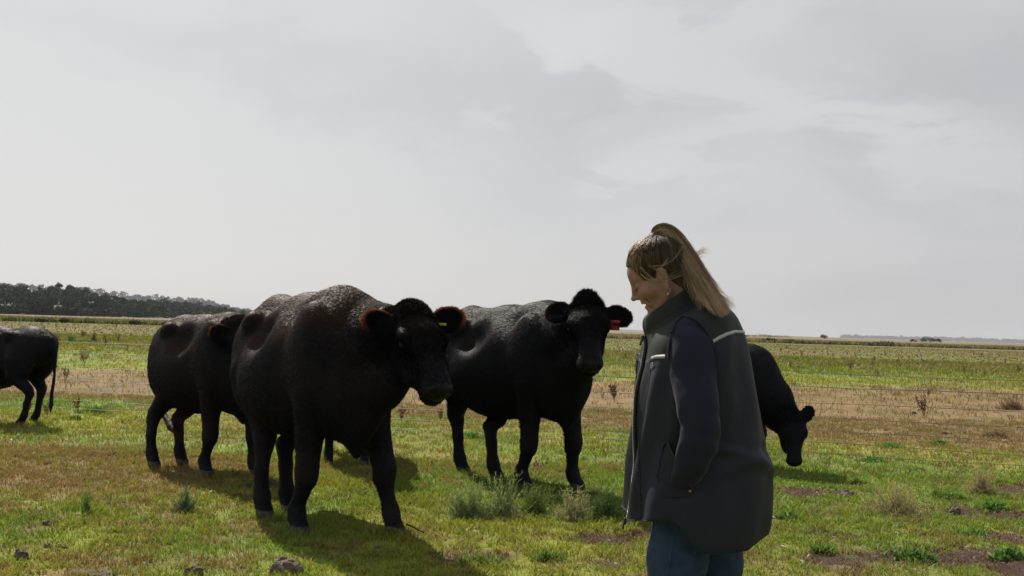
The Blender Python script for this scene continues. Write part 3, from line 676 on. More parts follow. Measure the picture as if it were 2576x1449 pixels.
def strands(name, paths, r0, col, mat=None, parent=None):
    n, m, _ = paths.shape; taper = np.interp(np.linspace(0,1,m), [0,.1,.7,1], [.7,1,.85,.15])
    v_, q_ = tubes(paths, (r0[:,None]*taper[None]), 3)
    return W_(name, v_, q_, mat or M_hair, True, parent, np.repeat(col, m*3, axis=0))
Ns = 9000; rp, fi = sample_surf(cv_, cq_, Ns, rsw)
q9 = (rp-hp(-.005,0,.045))@HM.T; e9 = np.sqrt((q9[:,0]/.0895)**2+(q9[:,1]/.0755)**2+(q9[:,2]/.079)**2); front_ = (q9[:,0]>-.02)|(q9[:,2]<-.06)
rp = rp[(e9 > .93)|(~front_&(e9 > .80))|(q9[:,2]<-.06)]; Ns = len(rp)
cen = hp(-.005,0,.045); m_ = 16; ts = np.linspace(0,1,m_)
paths = np.zeros((Ns,m_,3))
a_ = rp-cen; b_ = tie+rsw.randn(Ns,3)*.006-cen; la = np.linalg.norm(a_,axis=1); lb = np.linalg.norm(b_,axis=1)
an, bn = a_/la[:,None], b_/lb[:,None]; om = np.arccos(np.clip((an*bn).sum(1),-1,1))+1e-4
wob = rsw.randn(Ns,3)*.0035
for j, t in enumerate(ts):
    d_ = (np.sin((1-t)*om)/np.sin(om))[:,None]*an+(np.sin(t*om)/np.sin(om))[:,None]*bn
    # keep on the skull ellipsoid
    loc = d_@HM.T; rr = 1/np.sqrt((loc[:,0]/.093)**2+(loc[:,1]/.078)**2+(loc[:,2]/.080)**2)
    rad = (rr+.0030+.004*rsw.rand(Ns)[0])*(1-t**3)+lb*t**3
    if j == 0: rad = la
    elif t < .25: rad = rad*(t/.25)+la*(1-t/.25)
    paths[:,j] = cen+d_*(rad+.0015*np.sin(t*3.1)*(an[:,0]*7%1))[:,None]+wob*math.sin(t*math.pi)
near_side = (paths[:,0]-hc)@hf > .03
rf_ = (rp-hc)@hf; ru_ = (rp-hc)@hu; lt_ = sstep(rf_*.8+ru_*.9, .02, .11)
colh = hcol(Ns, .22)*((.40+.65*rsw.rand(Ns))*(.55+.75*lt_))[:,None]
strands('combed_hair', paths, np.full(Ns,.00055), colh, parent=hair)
# ponytail
ptc = [(1650,599),(1655,583),(1676,589),(1706,622),(1737,668),(1768,722),(1797,765),(1822,795)]
pdp = [3.055,3.05,3.04,3.02,2.985,2.935,2.885,2.855]
wds = [.007,.014,.022,.027,.032,.039,.045,.044]
cen_ = catmull([P(a,b,d) for (a,b),d in zip(ptc,pdp)], 6); cw = np.interp(np.linspace(0,1,len(cen_)), np.linspace(0,1,8), wds)
tt = np.gradient(cen_, axis=0); tt /= np.linalg.norm(tt,axis=1,keepdims=True); sdv = np.array((0,1.,0)); up_ = np.cross(tt, sdv)
Np = 6500; ang = rsw.rand(Np)*2*np.pi; rad = np.sqrt(rsw.rand(Np)); M_ = len(cen_)
ca, sa = np.cos(ang)*rad, np.sin(ang)*rad
lock = rsw.randint(0,70,Np); lk = rsw.randn(70,2)*.30; ca = ca*.42+lk[lock,0]*1.25; sa = sa*.42+lk[lock,1]*1.25; lkl = rsw.rand(70)
s_ = np.linspace(0,1,M_)
endl = (.62+.38*np.clip(.7*lkl[lock]+.45*rsw.rand(Np),0,1))*(1-.20*np.clip(-ca,0,1))
pp = np.zeros((Np,M_,3)); ph1 = rsw.rand(70)*6.28; ph2 = rsw.rand(Np)*6.28
for j in range(M_):
    sj = s_[j]*endl; fi_ = sj*(M_-1.001); k0 = fi_.astype(int); fr = (fi_-k0)[:,None]
    c_ = cen_[k0]*(1-fr)+cen_[k0+1]*fr; w_ = (cw[k0]*(1-fr[:,0])+cw[k0+1]*fr[:,0])
    U_ = up_[k0]
    wav = .017*sj*np.sin(sj*6.5+ph1[lock])+.004*sj*np.sin(sj*13+ph2)
    pp[:,j] = c_+U_*(ca*w_+wav)[:,None]+sdv*(sa*w_*.75+wav*.6)[:,None]
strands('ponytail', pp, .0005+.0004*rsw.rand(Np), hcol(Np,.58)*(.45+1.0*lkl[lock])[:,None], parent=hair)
# loose strands: swept back over the ear, blown off the back of the tail
def loose(n, pts, spread, r=.0007, light=.9):
    out = []
    for i in range(n):
        j_ = [np.array(p)+rsw.randn(3)*spread*(.3+1.0*k/len(pts)) for k,p in enumerate(pts)]; out.append(catmull(j_, 5))
    return np.array(out)
lo = [loose(7, [P(1612,672,2.98),P(1640,700,2.965),P(1668,702,2.955),P(1705,690,2.965),P(1742,672,2.99)], .007),
      loose(6, [P(1625,665,2.98),P(1655,672,2.96),P(1690,650,2.965),P(1715,630,2.99),P(1735,618,3.0)], .009),
      loose(9, [P(1612,690,2.985),P(1632,705,2.975),P(1655,706,2.97),P(1665,700,2.975),P(1668,690,2.98)], .003)]
for k, l_ in enumerate(lo):
    strands('loose_hair', l_, np.full(len(l_),.0006), hcol(len(l_),.75), parent=hair)
fl = []
for i in range(30):
    a0 = P(1700+rsw.rand()*60, 600+rsw.rand()*60, 3.03); x_ = 1745+rsw.rand()*45
    j9 = rsw.rand(); fl.append(catmull([P(1722+26*j9+rsw.randn()*2, 640+20*j9+rsw.randn()*4, 3.0), P(1750+18*j9, 633+10*j9+rsw.randn()*2, 2.99), P(1770+20*rsw.rand(), 616+14*j9+rsw.randn()*3, 2.98)], 6))
strands('flyaway_hair', np.array(fl), np.full(30,.0004), hcol(30,.95), parent=hair)
fl = []
for i in range(60):
    a0 = rsw.rand(); x0, y0 = 1580+60*a0, 655-62*a0**.7
    fl.append(catmull([P(x0,y0,3.03+.04*rsw.randn()), P(x0+14,y0-14-4*rsw.rand(),3.04), P(x0+32,min(y0-18,600)+rsw.randn()*3,3.05)], 5))
for i in range(190):
    t = rsw.rand(); k = int(t*(M_-8)); sg9 = rsw.choice([-1,1,1]); b0 = cen_[k]+up_[k]*cw[k]*sg9*.9; c1 = cen_[k+4]+up_[k+4]*(cw[k+4]*sg9*(1.05+.3*rsw.rand())); c2 = cen_[k+7]+up_[k+7]*(cw[k+7]*sg9*(1.0+.5*rsw.rand()))
    fl.append(catmull([b0, c1+rsw.randn(3)*.004, c2+rsw.randn(3)*.006], 5))
strands('flyaway_hair', np.array(fl), np.full(250,.00035), hcol(250,.9), parent=hair)
th = np.linspace(0,2*np.pi,13)[:-1]
ta = nrm(cen_[1]-cen_[0]); e1 = nrm(np.cross(ta,(0,1,0))); e2 = np.cross(ta,e1)
ring = np.array([tie+ta*.004+(e1*math.cos(t)+e2*math.sin(t))*.013 for t in np.append(th,0)])-hf*-.006
v_, q_ = tubes(ring[None], np.full((1,len(ring)),.0075), 8); W_('hair_tie', v_, q_, M_tie, parent=hair)
# earring: hoop with a small bright drop
e0 = hp(-.0,.078,-.036); hoop = np.array([e0+hf*.0045*math.cos(t)+hu*(.007*math.sin(t)-.003) for t in np.linspace(0,2*np.pi,15)])
v_, q_ = tubes(hoop[None], np.full((1,15),.0007), 6); W_('earring', v_, q_, M_metal)
E_ = SDF(e0-.04, e0+.03, .0015); E_.ell(e0-np.array((0,0,.014)), (.0036,.003,.0045), .001); v_, q_ = E_.mesh(); ear_o = W_('earring', v_, q_, M_metal)
# ---------------- vest: rings from collar to hem, front and back edge of each as seen from the side
RG = [((1640,784),(1748,713),.074,0),((1623,802),(1756,724),.078,0),((1620,822),(1762,740),.082,0),((1626,846),(1774,753),.092,4),((1629,866),(1806,762),.145,22),
      ((1628,886),(1842,782),.200,26),((1623,920),(1868,818),.225,16),((1618,960),(1884,862),.235,8),((1612,1010),(1896,930),.235,0),((1606,1070),(1909,1010),.230,0),
      ((1600,1130),(1921,1085),.225,0),((1595,1180),(1932,1140),.230,0),((1589,1240),(1941,1215),.240,0),((1584,1290),(1938,1290),.245,0),((1581,1309),(1925,1345),.240,0)]
NR = len(RG)
def ringpt(v, phi, off=0.0):
    """v: ring number (float), phi: 0 front, +pi/2 her left (camera side), pi back"""
    k = min(int(v), NR-2); t = v-k
    def g4(f):
        a = [f(RG[min(max(k+i,0),NR-1)]) for i in (-1,0,1,2)]
        return .5*((2*a[1])+(a[2]-a[0])*t+(2*a[0]-5*a[1]+4*a[2]-a[3])*t*t+(3*a[1]-a[0]-3*a[2]+a[3])*t**3)
    fx, fy, bx_, by_ = (g4(lambda r: r[0][0]), g4(lambda r: r[0][1]), g4(lambda r: r[1][0]), g4(lambda r: r[1][1]))
    hw, lift = g4(lambda r: r[2]), g4(lambda r: r[3])
    c, s = math.cos(phi), math.sin(phi); e = .82
    cc, ss = math.copysign(abs(c)**e, c), math.copysign(abs(s)**e, s)
    px_ = (fx+bx_)/2-(bx_-fx)/2*cc; fr = (px_-fx)/(bx_-fx)
    py_ = fy+(by_-fy)*fr-lift*s*s
    dep = WD-hw*ss
    if v > NR-2.5:                                            # shirt-tail hem: short in front, long behind, curved up at the side
        hem = np.interp(px_, [1581,1690,1706,1722,1742,1778,1830,1880,1908,1925], [1309,1311,1320,1342,1372,1394,1396,1385,1366,1345])
        w_ = sstep(v, NR-2.5, NR-1.0); py_ = py_*(1-w_)+hem*w_
    sc_ = dep/WD                                              # px are for the silhouette at WD: keep the width when nearer
    q1 = P(px_, py_, WD-abs(hw*ss)); q1[1] = WD-hw*ss
    # folds
    vv = v; fold = 0
    fold += .011*math.sin(phi*9+vv*.35+1.2*math.sin(vv*.6))*sstep(vv,5.5,8)*(.35+.65*max(0,math.cos(phi)))
    fold += .013*math.exp(-((phi-2.2+.16*(vv-6))/.16)**2)*sstep(vv,6,7.5)*(1-sstep(vv,11,13))
    fold += -.013*math.exp(-((phi-1.75+.10*(vv-7))/.14)**2)*sstep(vv,6.3,8)*(1-sstep(vv,12,13))
    fold += .010*math.exp(-((phi-2.75)/.5)**2)*(math.exp(-((vv-11.35)/.22)**2)-.8*math.exp(-((vv-10.8)/.3)**2))
    fold += .009*math.exp(-((vv-10.4-.9*(phi-1.6))/.22)**2)*sstep(phi,1.3,1.9)*(1-sstep(phi,2.9,3.2))
    fold += .008*math.exp(-((vv-11.6+.6*(phi-1.6))/.25)**2)*sstep(phi,.9,1.3)*(1-sstep(phi,2.4,2.9))
    fold += .008*(fbm(np.array([phi*1.7+3]),np.array([vv*.45]),3)[0]-.5)*2*sstep(vv,4,6)
    nx_ = nrm(np.array((-c, -s, 0))); return q1+nx_*(fold+off)
_ci = Matrix(((_Rc.x,_Rc.y,_Rc.z),(_Uc.x,_Uc.y,_Uc.z),(_F.x,_F.y,_F.z))); _ci = np.array(_ci)
def proj(p): q = _ci@(np.array(p)-np.array((0,0,CAM_H))); return 1288+FPX*q[0]/q[2], 724.5-FPX*q[1]/q[2]
_gv = [(v, f) for v in np.arange(2.6, 12.4, .1) for f in np.arange(.06, 3.14, .045)]; _gp = np.array([proj(ringpt(v, f)) for v, f in _gv])
_gw = np.array([ringpt(v, f)[1] for v, f in _gv])
def inv(px, py):                           # ring number and angle of the vest surface seen at a pixel (front-most)
    d = np.hypot(_gp[:,0]-px, _gp[:,1]-py)+(_gw-2.8)*20; return _gv[int(np.argmin(d))]
_sp = sorted((inv(a,b)[::-1]) for a,b in ((1640,900),(1652,898),(1664,897),(1676,897),(1795,861),(1812,850),(1830,841),(1850,836),(1866,835)))
_sx = [0]+[a for a,_ in _sp]+[3.1416]; _sy = [_sp[0][1]]+[b for _,b in _sp]+[_sp[-1][1]]
stripv = lambda phi: float(np.interp(abs(phi), _sx, _sy))
NPH = 132; phs = np.linspace(.035, 2*math.pi-.035, NPH); phs = np.where(phs > math.pi, phs-2*math.pi, phs)
def vest_part(name, mat, v0f, v1f, nv, off=0.0, th_=.0035):
    Vp = []; 
    for i in range(nv):
        for p_ in phs:
            a0, a1 = v0f(p_), v1f(p_); Vp.append(ringpt(a0+(a1-a0)*i/(nv-1), p_, off))
    Vi = [];
    for i in range(nv):
        for p_ in phs:
            a0, a1 = v0f(p_), v1f(p_); Vi.append(ringpt(a0+(a1-a0)*i/(nv-1), p_, off-th_))
    Vp = np.array(Vp+Vi); n1 = nv*NPH; F = []
    ii = np.arange(nv-1)[:,None]*NPH+np.arange(NPH-1); F.append(np.stack([ii,ii+NPH,ii+NPH+1,ii+1],-1).reshape(-1,4)); F.append(F[0][:,::-1]+n1)
    for (r0,) in ((0,),((nv-1)*NPH,)):
        j = np.arange(NPH-1)+r0; F.append(np.stack([j,j+1,j+1+n1,j+n1],-1))
    for c0 in (0,NPH-1):
        j = np.arange(nv-1)*NPH+c0; F.append(np.stack([j,j+NPH,j+NPH+n1,j+n1],-1))
    return Vp, np.vstack(F)
v_, q_ = vest_part('vest', None, lambda p: stripv(p), lambda p: NR-1.001, 74)
vest = W_('vest', v_, q_, M_vest); vest_geo = (v_, q_)
v_, q_ = vest_part('yoke', None, lambda p: 0.0, lambda p: stripv(p)-.02, 40)
yoke = W_('yoke', v_, q_, M_yoke, parent=vest); yoke_geo = (v_, q_)
# inside of the collar, a shade darker, turned over the top edge
v_, q_ = vest_part('collar_lining', None, lambda p: 0.03, lambda p: 2.6, 12, off=-.0045, th_=.002); W_('collar_lining', v_, q_, M_fleece, parent=vest)
def ribbon(name, f, ts_, wd, off, mat, parent, th_=.0012):
    A = np.array([ringpt(f(t)[0]-wd, f(t)[1], off) for t in ts_]+[ringpt(f(t)[0]+wd, f(t)[1], off) for t in ts_]); B = np.array([ringpt(f(t)[0]-wd, f(t)[1], off-th_*3) for t in ts_]+[ringpt(f(t)[0]+wd, f(t)[1], off-th_*3) for t in ts_])
    n = len(ts_); V_ = np.vstack([A,B]); j = np.arange(n-1)
    Fq = np.vstack([np.stack([j,j+n,j+n+1,j+1],-1), np.stack([j+2*n,j+2*n+1,j+3*n+1,j+3*n],-1), np.stack([j,j+1,j+2*n+1,j+2*n],-1), np.stack([j+n,j+3*n,j+3*n+1,j+n+1],-1)])
    return W_(name, V_, Fq, mat, parent=parent)
for sy in (1,-1):
    o_ = ribbon('reflective_strip', lambda t: (stripv(t), sy*t), np.linspace(inv(1640,900)[1],inv(1676,897)[1],16), .10, .0022, M_refl, vest)
ribbon('reflective_strip', lambda t: (stripv(t), t if t <= math.pi else t-2*math.pi), np.linspace(inv(1795,861)[1],2*math.pi-inv(1795,861)[1],60), .085, .0022, M_refl, vest)
# zip: tape edge down the front with small teeth and a pull
zt = [ringpt(v, .035, .002) for v in np.linspace(3.0, NR-1.05, 60)]; zt = np.array(zt)+np.array((-.004,0,0))
v_, q_ = tubes(zt[None], np.full((1,60),.0055), 6); W_('zip_tape', v_, q_, M_inner, parent=vest)
zz = catmull(zt, 4); zv, zq = [], []
L_ = np.concatenate([[0],np.cumsum(np.linalg.norm(np.diff(zz,axis=0),axis=1))]); nt_ = int(L_[-1]/.0048)
for i in range(nt_):
    c_ = np.array([np.interp(i*.0048, L_, zz[:,k]) for k in range(3)])+np.array((-.0052,-.001,0)); b0 = len(zv)
    for dx_ in (-.0022,.0022):
        for dy_ in (-.002,.002):
            for dz_ in (-.0011,.0011): zv.append(c_+np.array((dx_,dy_,dz_)))
    for f_ in ((0,1,3,2),(4,6,7,5),(0,4,5,1),(2,3,7,6),(0,2,6,4),(1,5,7,3)): zq.append([b0+k for k in f_])
W_('zip_teeth', zv, zq, M_metal, False, parent=vest)
for (pt_, L2, r2) in ((zt[1],.022,.004),(zt[-1],.026,.0048)):
    Z = SDF(pt_-.06, pt_+.05, .0018); L2 *= .6; Z.cone(pt_+np.array((-.007,0,.004)), .0045, pt_+np.array((-.007,0,-.008)), r2, .003); Z.cone(pt_+np.array((-.010,0,-.008)), .0028, pt_+np.array((-.013,0,-.008-L2)), .0036, .002)
    v_, q_ = Z.mesh(); W_('zip_pull', v_, q_, M_tie, parent=vest)
# stitched seams
for ph_, v0_, v1_ in ((.52,None,NR-1.1),(-.52,None,NR-1.1)):
    v0_ = stripv(ph_)+.1 if v0_ is None else v0_
    s_l = np.array([ringpt(v, ph_+.10*math.sin(v*.5)*(abs(ph_)>2), .0004) for v in np.linspace(v0_, v1_, 50)]); v_, q_ = tubes(s_l[None], np.full((1,50),.0017), 5); W_('seam', v_, q_, M_vest, parent=vest)
hm_ = np.array([ringpt(NR-1.12, p_, .0006) for p_ in phs]); v_, q_ = tubes(hm_[None], np.full((1,len(hm_)),.0016), 5); W_('hem_stitching', v_, q_, M_vest, parent=vest)
# armhole piping and sleeves
def sleeve(sy):
    d = lambda x: WD-(WD-x)*sy
    path = [(P(1738,818,d(2.95)),.02),(P(1738,836,d(2.90)),.056),(P(1741,866,d(2.862)),.068),(P(1743,902,d(2.842)),.0690),(P(1747,950,d(2.825)),.0655),(P(1755,1020,d(2.79)),.0605),(P(1762,1075,d(2.775)),.0560),(P(1755,1120,d(2.77)),.0530),(P(1740,1162,d(2.785)),.0480),(P(1726,1200,d(2.82)),.042),(P(1712,1232,d(2.87)),.034)]
    c_ = catmull([p for p,_ in path], 12); n = len(c_); r_ = np.interp(np.linspace(0,1,n), np.linspace(0,1,len(path)), [r for _,r in path])
    tg = np.gradient(c_,axis=0); tg /= np.linalg.norm(tg,axis=1,keepdims=True); ns = 40; V_ = []
    for i in range(n):
        e1 = nrm(np.cross(tg[i],(0,1,0))); e2 = np.cross(tg[i],e1); s_i = max(0,(i/(n-1)-.08)/.92)
        for k in range(ns):
            a = k*2*math.pi/ns
            wr_ = .0028*math.sin(s_i*47+9*s_i*s_i+2.6*math.sin(a+1)+a*1.5)*math.exp(-((s_i-.60)/.13)**2)*(.55+.45*math.cos(a))
            wr_ += .0024*math.sin(s_i*30+3*math.sin(a*1.0+.5))*math.exp(-((s_i-.82)/.12)**2)
            wr_ += .003*math.sin(a*3+s_i*9)*math.exp(-((s_i-.33)/.2)**2)+.011*(fbm(np.array([a*1.2+5*sy]),np.array([s_i*9]),3)[0]-.5)
            V_.append(c_[i]+(e1*math.cos(a)+e2*math.sin(a)*.82)*(r_[i]+wr_))
    V_ = np.array(V_); ii = np.arange(n-1)[:,None]*ns; k = np.arange(ns); k2 = (k+1)%ns
    Q_ = np.stack([ii+k,ii+k2,ii+ns+k2,ii+ns+k],-1).reshape(-1,4)
    return V_, Q_
for sy in (1,-1):
    v_, q_ = sleeve(sy); W_('sleeve', v_, q_, M_fleece)
pip = [(1684,905,2.885),(1684,868,2.885),(1690,836,2.90),(1700,812,2.905),(1716,797,2.905),(1735,797,2.90),(1757,812,2.885),(1775,834,2.872),(1789,862,2.862),(1797,895,2.855),(1801,935,2.85),(1803,975,2.848)]
add_p = catmull([ringpt(inv(a,b)[0], inv(a,b)[1], .006) for a,b,d in pip[:11]], 8); v_, q_ = tubes(add_p[None], np.full((1,len(add_p)),.0032), 8); W_('armhole_piping', v_, q_, M_fleece, parent=vest)
# a wide soft yoke edge behind the piping so that the armhole has a lip
v_, q_ = tubes((add_p+np.array((0,.012,0)))[None], np.full((1,len(add_p)),.0050), 8); W_('armhole_edge', v_, q_, M_yoke, parent=vest)
_pp = [(a,b) for a,b,_ in pip[:11]]+[(1806,985),(1700,985),(1684,940)]
def fleece_inside(o, vv, qq):
    o.data.materials.append(M_fleece); sl = len(o.data.materials)-1; c = np.asarray(vv)[np.asarray(qq)].mean(1); c[:,1] = np.where(c[:,1] > WD, 2*WD-c[:,1], c[:,1])
    rel = (c-np.array((0,0,CAM_H)))@_ci.T; pxx, pyy = 1288+FPX*rel[:,0]/rel[:,2], 724.5-FPX*rel[:,1]/rel[:,2]
    m = inpoly(pxx, pyy, _pp); mi_ = np.zeros(len(c), np.int32); mi_[m] = sl; o.data.polygons.foreach_set('material_index', mi_)
fleece_inside(vest, *vest_geo); fleece_inside(yoke, *yoke_geo)
# pocket panel over the hand, with brass rivet
pk = [(1684,1108),(1706,1150),(1728,1200),(1741,1236),(1722,1252),(1690,1262),(1668,1244),(1656,1200),(1662,1150),(1672,1118)]
pc = np.array([ringpt(*inv(a,b), (.020,.034,.034,.010)[j9] if j9 < 4 else .003) for j9,(a,b) in enumerate(pk)]); ctr = pc.mean(0); lay = []
for i_, f_ in enumerate((1.0,.85,.6,.3)):
    q2 = ctr+(pc-ctr)*f_; q2[:,1] -= (.0,.001,.001,.001)[i_]; lay.append(q2)
V_ = np.vstack(lay+[ctr[None]-np.array([[0,.001,0]])]+[l+np.array([0,.006,0]) for l in lay]+[ctr[None]+np.array([[0,.005,0]])]); n = len(pk); F3 = []
for base in (0, 4*n+1):
    for i in range(3):
        for j in range(n): a,b_ = base+i*n+j, base+i*n+(j+1)%n; F3 += [[a,b_,b_+n],[a,b_+n,a+n]]
    for j in range(n): F3.append([base+3*n+j, base+3*n+(j+1)%n, base+4*n])
for j in range(n): a,b_ = j,(j+1)%n; F3 += [[a,b_,4*n+1+b_],[a,4*n+1+b_,4*n+1+a]]
W_('pocket', V_, F3, M_vest, parent=vest)
v_, q_ = tubes(catmull(list(pc[:4]),6)[None], np.full((1,19),.0022), 6); W_('pocket_welt', v_, q_, M_inner, parent=vest)
rv = pc[3]+np.array((-.012,-.006,.002)); Z = SDF(rv-.02, rv+.02, .0014); Z.ell(rv, (.0042,.003,.0042), .001); v_, q_ = Z.mesh(); W_('rivet', v_, q_, M_brass, parent=vest)
# small lettering on the chest
def chest_text(txt, phi, v, size):
    cu = bpy.data.curves.new('chest_lettering','FONT'); cu.body = txt; cu.size = size; cu.extrude = .0006; cu.align_x = 'CENTER'
    to = bpy.data.objects.new('tmp', cu); C.objects.link(to); dg = bpy.context.evaluated_depsgraph_get(); me = bpy.data.meshes.new_from_object(to.evaluated_get(dg))
    bpy.data.objects.remove(to); p0 = ringpt(v, phi, .0035); p1 = ringpt(v, phi+.05, .0035); xx = nrm(p1-p0); zz_ = np.array((0,0,1.)); yy = np.cross(zz_, xx)
    n = len(me.vertices); a = np.zeros(n*3); me.vertices.foreach_get('co', a); a = a.reshape(-1,3)
    a = p0+a[:,0:1]*xx+a[:,1:2]*zz_-a[:,2:3]*yy-pb*np.array([1,1,0]); me.vertices.foreach_set('co', a.ravel()); me.materials.clear(); me.materials.append(M_refl)
    o = bpy.data.objects.new('chest_lettering', me); C.objects.link(o); o.parent = vest
chest_text('ER', .62, 6.45, .022)
# jeans
S4 = SDF(P(1755,1100,WD)-np.array([.34,.34,1.10]), P(1755,1100,WD)+np.array([.34,.34,.10]), .0085)
S4.ell(P(1775,1245,WD), (.135,.17,.14), .05)
for (h_, k_, a_) in ((P(1722,1300,2.965),kneeN,ankN), (P(1790,1300,3.135),kneeF,ankF)):
    S4.chain([(h_,.092),(h_*.5+k_*.5,.084),(k_,.066),(k_*.6+a_*.4,.064),(a_,.050)], .03)
jv, jq = S4.mesh(); jv = smooth_lap(jv, jq, 2, .5); jn = vnormals(jv, jq)
jv = jv+jn*(.003*(fbm(jv[:,0]*14, jv[:,2]*9, 3)-.5)*2)[:,None]
jeans = W_('jeans', jv, jq, M_jeans)
sm_ = [P(1705,1312,2.862),P(1694,1360,2.868),P(1685,1410,2.872),P(1676,1460,2.876),P(1672,1530,2.892)]
v_, q_ = tubes(catmull(sm_,8)[None], np.full((1,33),.0022), 6); W_('side_seam', v_, q_, M_jeans, parent=jeans)
for (a_, nm) in ((ankN,0),(ankF,1)):
    g0 = np.array((a_[0],a_[1],0)); Z = SDF(g0-np.array([.26,.07,.01]), g0+np.array([.09,.07,.22]), .007)
    Z.cone(g0+np.array((0,0,.18)), .046, g0+np.array((0.01,0,.05)), .045, .03); Z.ell(g0+np.array((-.09,0,.045)), (.13,.045,.042), .03); Z.ell(g0+np.array((-.07,0,.016)), (.165,.05,.016), .01)
    v_, q_ = Z.mesh(); W_('boot', v_, q_, M_boot)
# ------------------------------------------------------------------ wire fence
M_wire = material('galvanised_wire', (.13,.13,.125), rough=.5, metal=.3)
M_post = material('weathered_post', (.16,.14,.11), rough=.85, noise=(25,.3))
fx0, fx1 = -22.0, 22.0
fence = empty('wire_fence', (0, FENCE(0), 0)); tag(fence, 'low wire fence of seven thin strands running behind the cattle', 'fence')
fo = np.array((0, FENCE(0), 0))
for k, z_ in enumerate((.905,.762,.585,.425,.288,.165,.060)):
    xs_ = np.linspace(fx0, fx1, 56); sag = .010*np.sin(xs_*1.1+k)+.006*np.sin(xs_*2.7+2*k)
    pth = np.stack([xs_, FENCE(xs_), z_+sag], -1)-fo
    v_, q_ = tubes(pth[None], np.full((1,56),.0032 if k != 1 else .0040), 5); mesh_np('wire', v_, q_, M_wire, fence, smooth=True)
for x_ in np.arange(fx0, fx1, 1.9):
    pth = np.array([(x_,FENCE(x_),.03),(x_+.004,FENCE(x_),.5),(x_,FENCE(x_),.92)])-fo
    v_, q_ = tubes(pth[None], np.full((1,3),.0013), 4); mesh_np('stay_wire', v_, q_, M_wire, fence, smooth=True)
for x_ in (-16.5, 15.2):
    pth = np.array([(x_,FENCE(x_)+.06,-.05),(x_,FENCE(x_)+.06,.5),(x_+.01,FENCE(x_)+.06,1.08)])-fo
    v_, q_ = tubes(pth[None], np.full((1,3),.055), 9); mesh_np('post', v_, q_, M_post, fence)
# ------------------------------------------------------------------ weeds
HORZ = lambda px: 782+.0316*px
def atg(px, py):                           # point of the flat ground seen at a pixel
    d = FPX*CAM_H/(py-HORZ(px)); p = P(px, py, d); return p[0], p[1], d
M_dock = material('dry_dock', use_col=True, rough=.8, spec=.1, trans=.15)
M_leaf = material('weed_leaf', use_col=True, rough=.55, spec=.3, trans=.35, tcol=(1.2,1.2,.7))
rsd = np.random.RandomState(21)
def dock_mesh(h, rs, dense=1.0):
    V, T, Cc = [], [], []; nb = rs.randint(3,6)
    def addtube(pts, r):
        v_, q_ = tubes(np.array(pts)[None], np.linspace(r, r*.5, len(pts))[None], 4); b = sum(len(a) for a in V); V.append(v_)
        t_ = np.vstack([q_[:,[0,1,2]], q_[:,[0,2,3]]])+b; T.append(t_); Cc.append(np.tile([.10,.055,.035],(len(v_),1)))
    for i in range(nb):
        a = rs.rand()*6.28; r_ = h*(.10+.22*rs.rand())*(i>0); z0 = h*(.25*rs.rand())*(i>0); top = np.array((math.cos(a)*r_, math.sin(a)*r_, h*(.75+.25*rs.rand())))
        base = np.array((0,0,z0)); addtube([base, base*.5+top*.5+np.array((0,0,-.04*h)), top], .006)
        n = int(46*dense); t = .35+.65*rs.rand(n)[:,None]; c = base*(1-t)+top*t+rs.randn(n,3)*.022*h/.5
        dr = rs.randn(n,3); dr /= np.linalg.norm(dr,axis=1,keepdims=True)
        v_, t_ = tris_strands(c, dr, .018+.03*rs.rand(n), .022, rs.randn(n,3)*.3, rs); b = sum(len(a_) for a_ in V)
        V.append(v_); T.append(t_+b); Cc.append(np.repeat(np.array([.125,.060,.038])*(.6+.8*rs.rand(n)[:,None]),5,axis=0))
    me = mesh_np('dock_weed', np.vstack(V), np.vstack(T), M_dock, col=np.vstack(Cc), obj=False); return me
dm = [dock_mesh(.5, rsd) for _ in range(6)]
def place(me, name, x, y, sc_, label, cat, group=None, rz=None, rs=rsd, z=0.0):
    o = bpy.data.objects.new(name, me); C.objects.link(o); o.location = (x, y, float(gz(np.array([x]),np.array([y]))[0])-.01+z)
    o.scale = (sc_,sc_,sc_); o.rotation_euler[2] = rs.rand()*6.28 if rz is None else rz; return tag(o, label, cat, group)
pts = []
for (X,Y,h) in ((405,455,80),(855,440,50),(1165,430,60),(1215,550,90),(1640,400,45),(2180,345,50),(2515,500,85),(2210,525,60),(2130,490,50),(800,360,55),(755,345,40),(315,300,50),(460,380,40),(1775,515,45),(2310,515,55),(1740,375,30),(250,330,40)):
    pts.append(((2800+.4037*X)*.6708, (1200+.4037*Y)*.6708, h*.4037*.6708))
pts += [(297,864,29),(165,838,14),(75,845,16),(108,842,12),(330,848,12),(250,835,9),(30,840,10),(1575,905,20),(1160,900,16)]
for (px,py,hh_) in pts:
    x_, y_, d_ = atg(px, py); place(dm[rsd.randint(6)], 'dock_weed', x_, y_, hh_*d_/FPX/.5, 'dry brown dock stalk standing in the far paddock beyond the wires', 'weed', 'dry dock stalks in the far paddock')
for i in range(75):
    y_ = 17+ (rsd.rand()**.8)*75; x_ = (rsd.rand()*2-1)*.6*y_
    place(dm[rsd.randint(6)], 'dock_weed', x_, y_, .5+.5*rsd.rand(), 'dry brown dock stalk standing in the far paddock beyond the wires', 'weed', 'dry dock stalks in the far paddock')
big = [dock_mesh(.5, rsd, 1.6) for _ in range(5)]
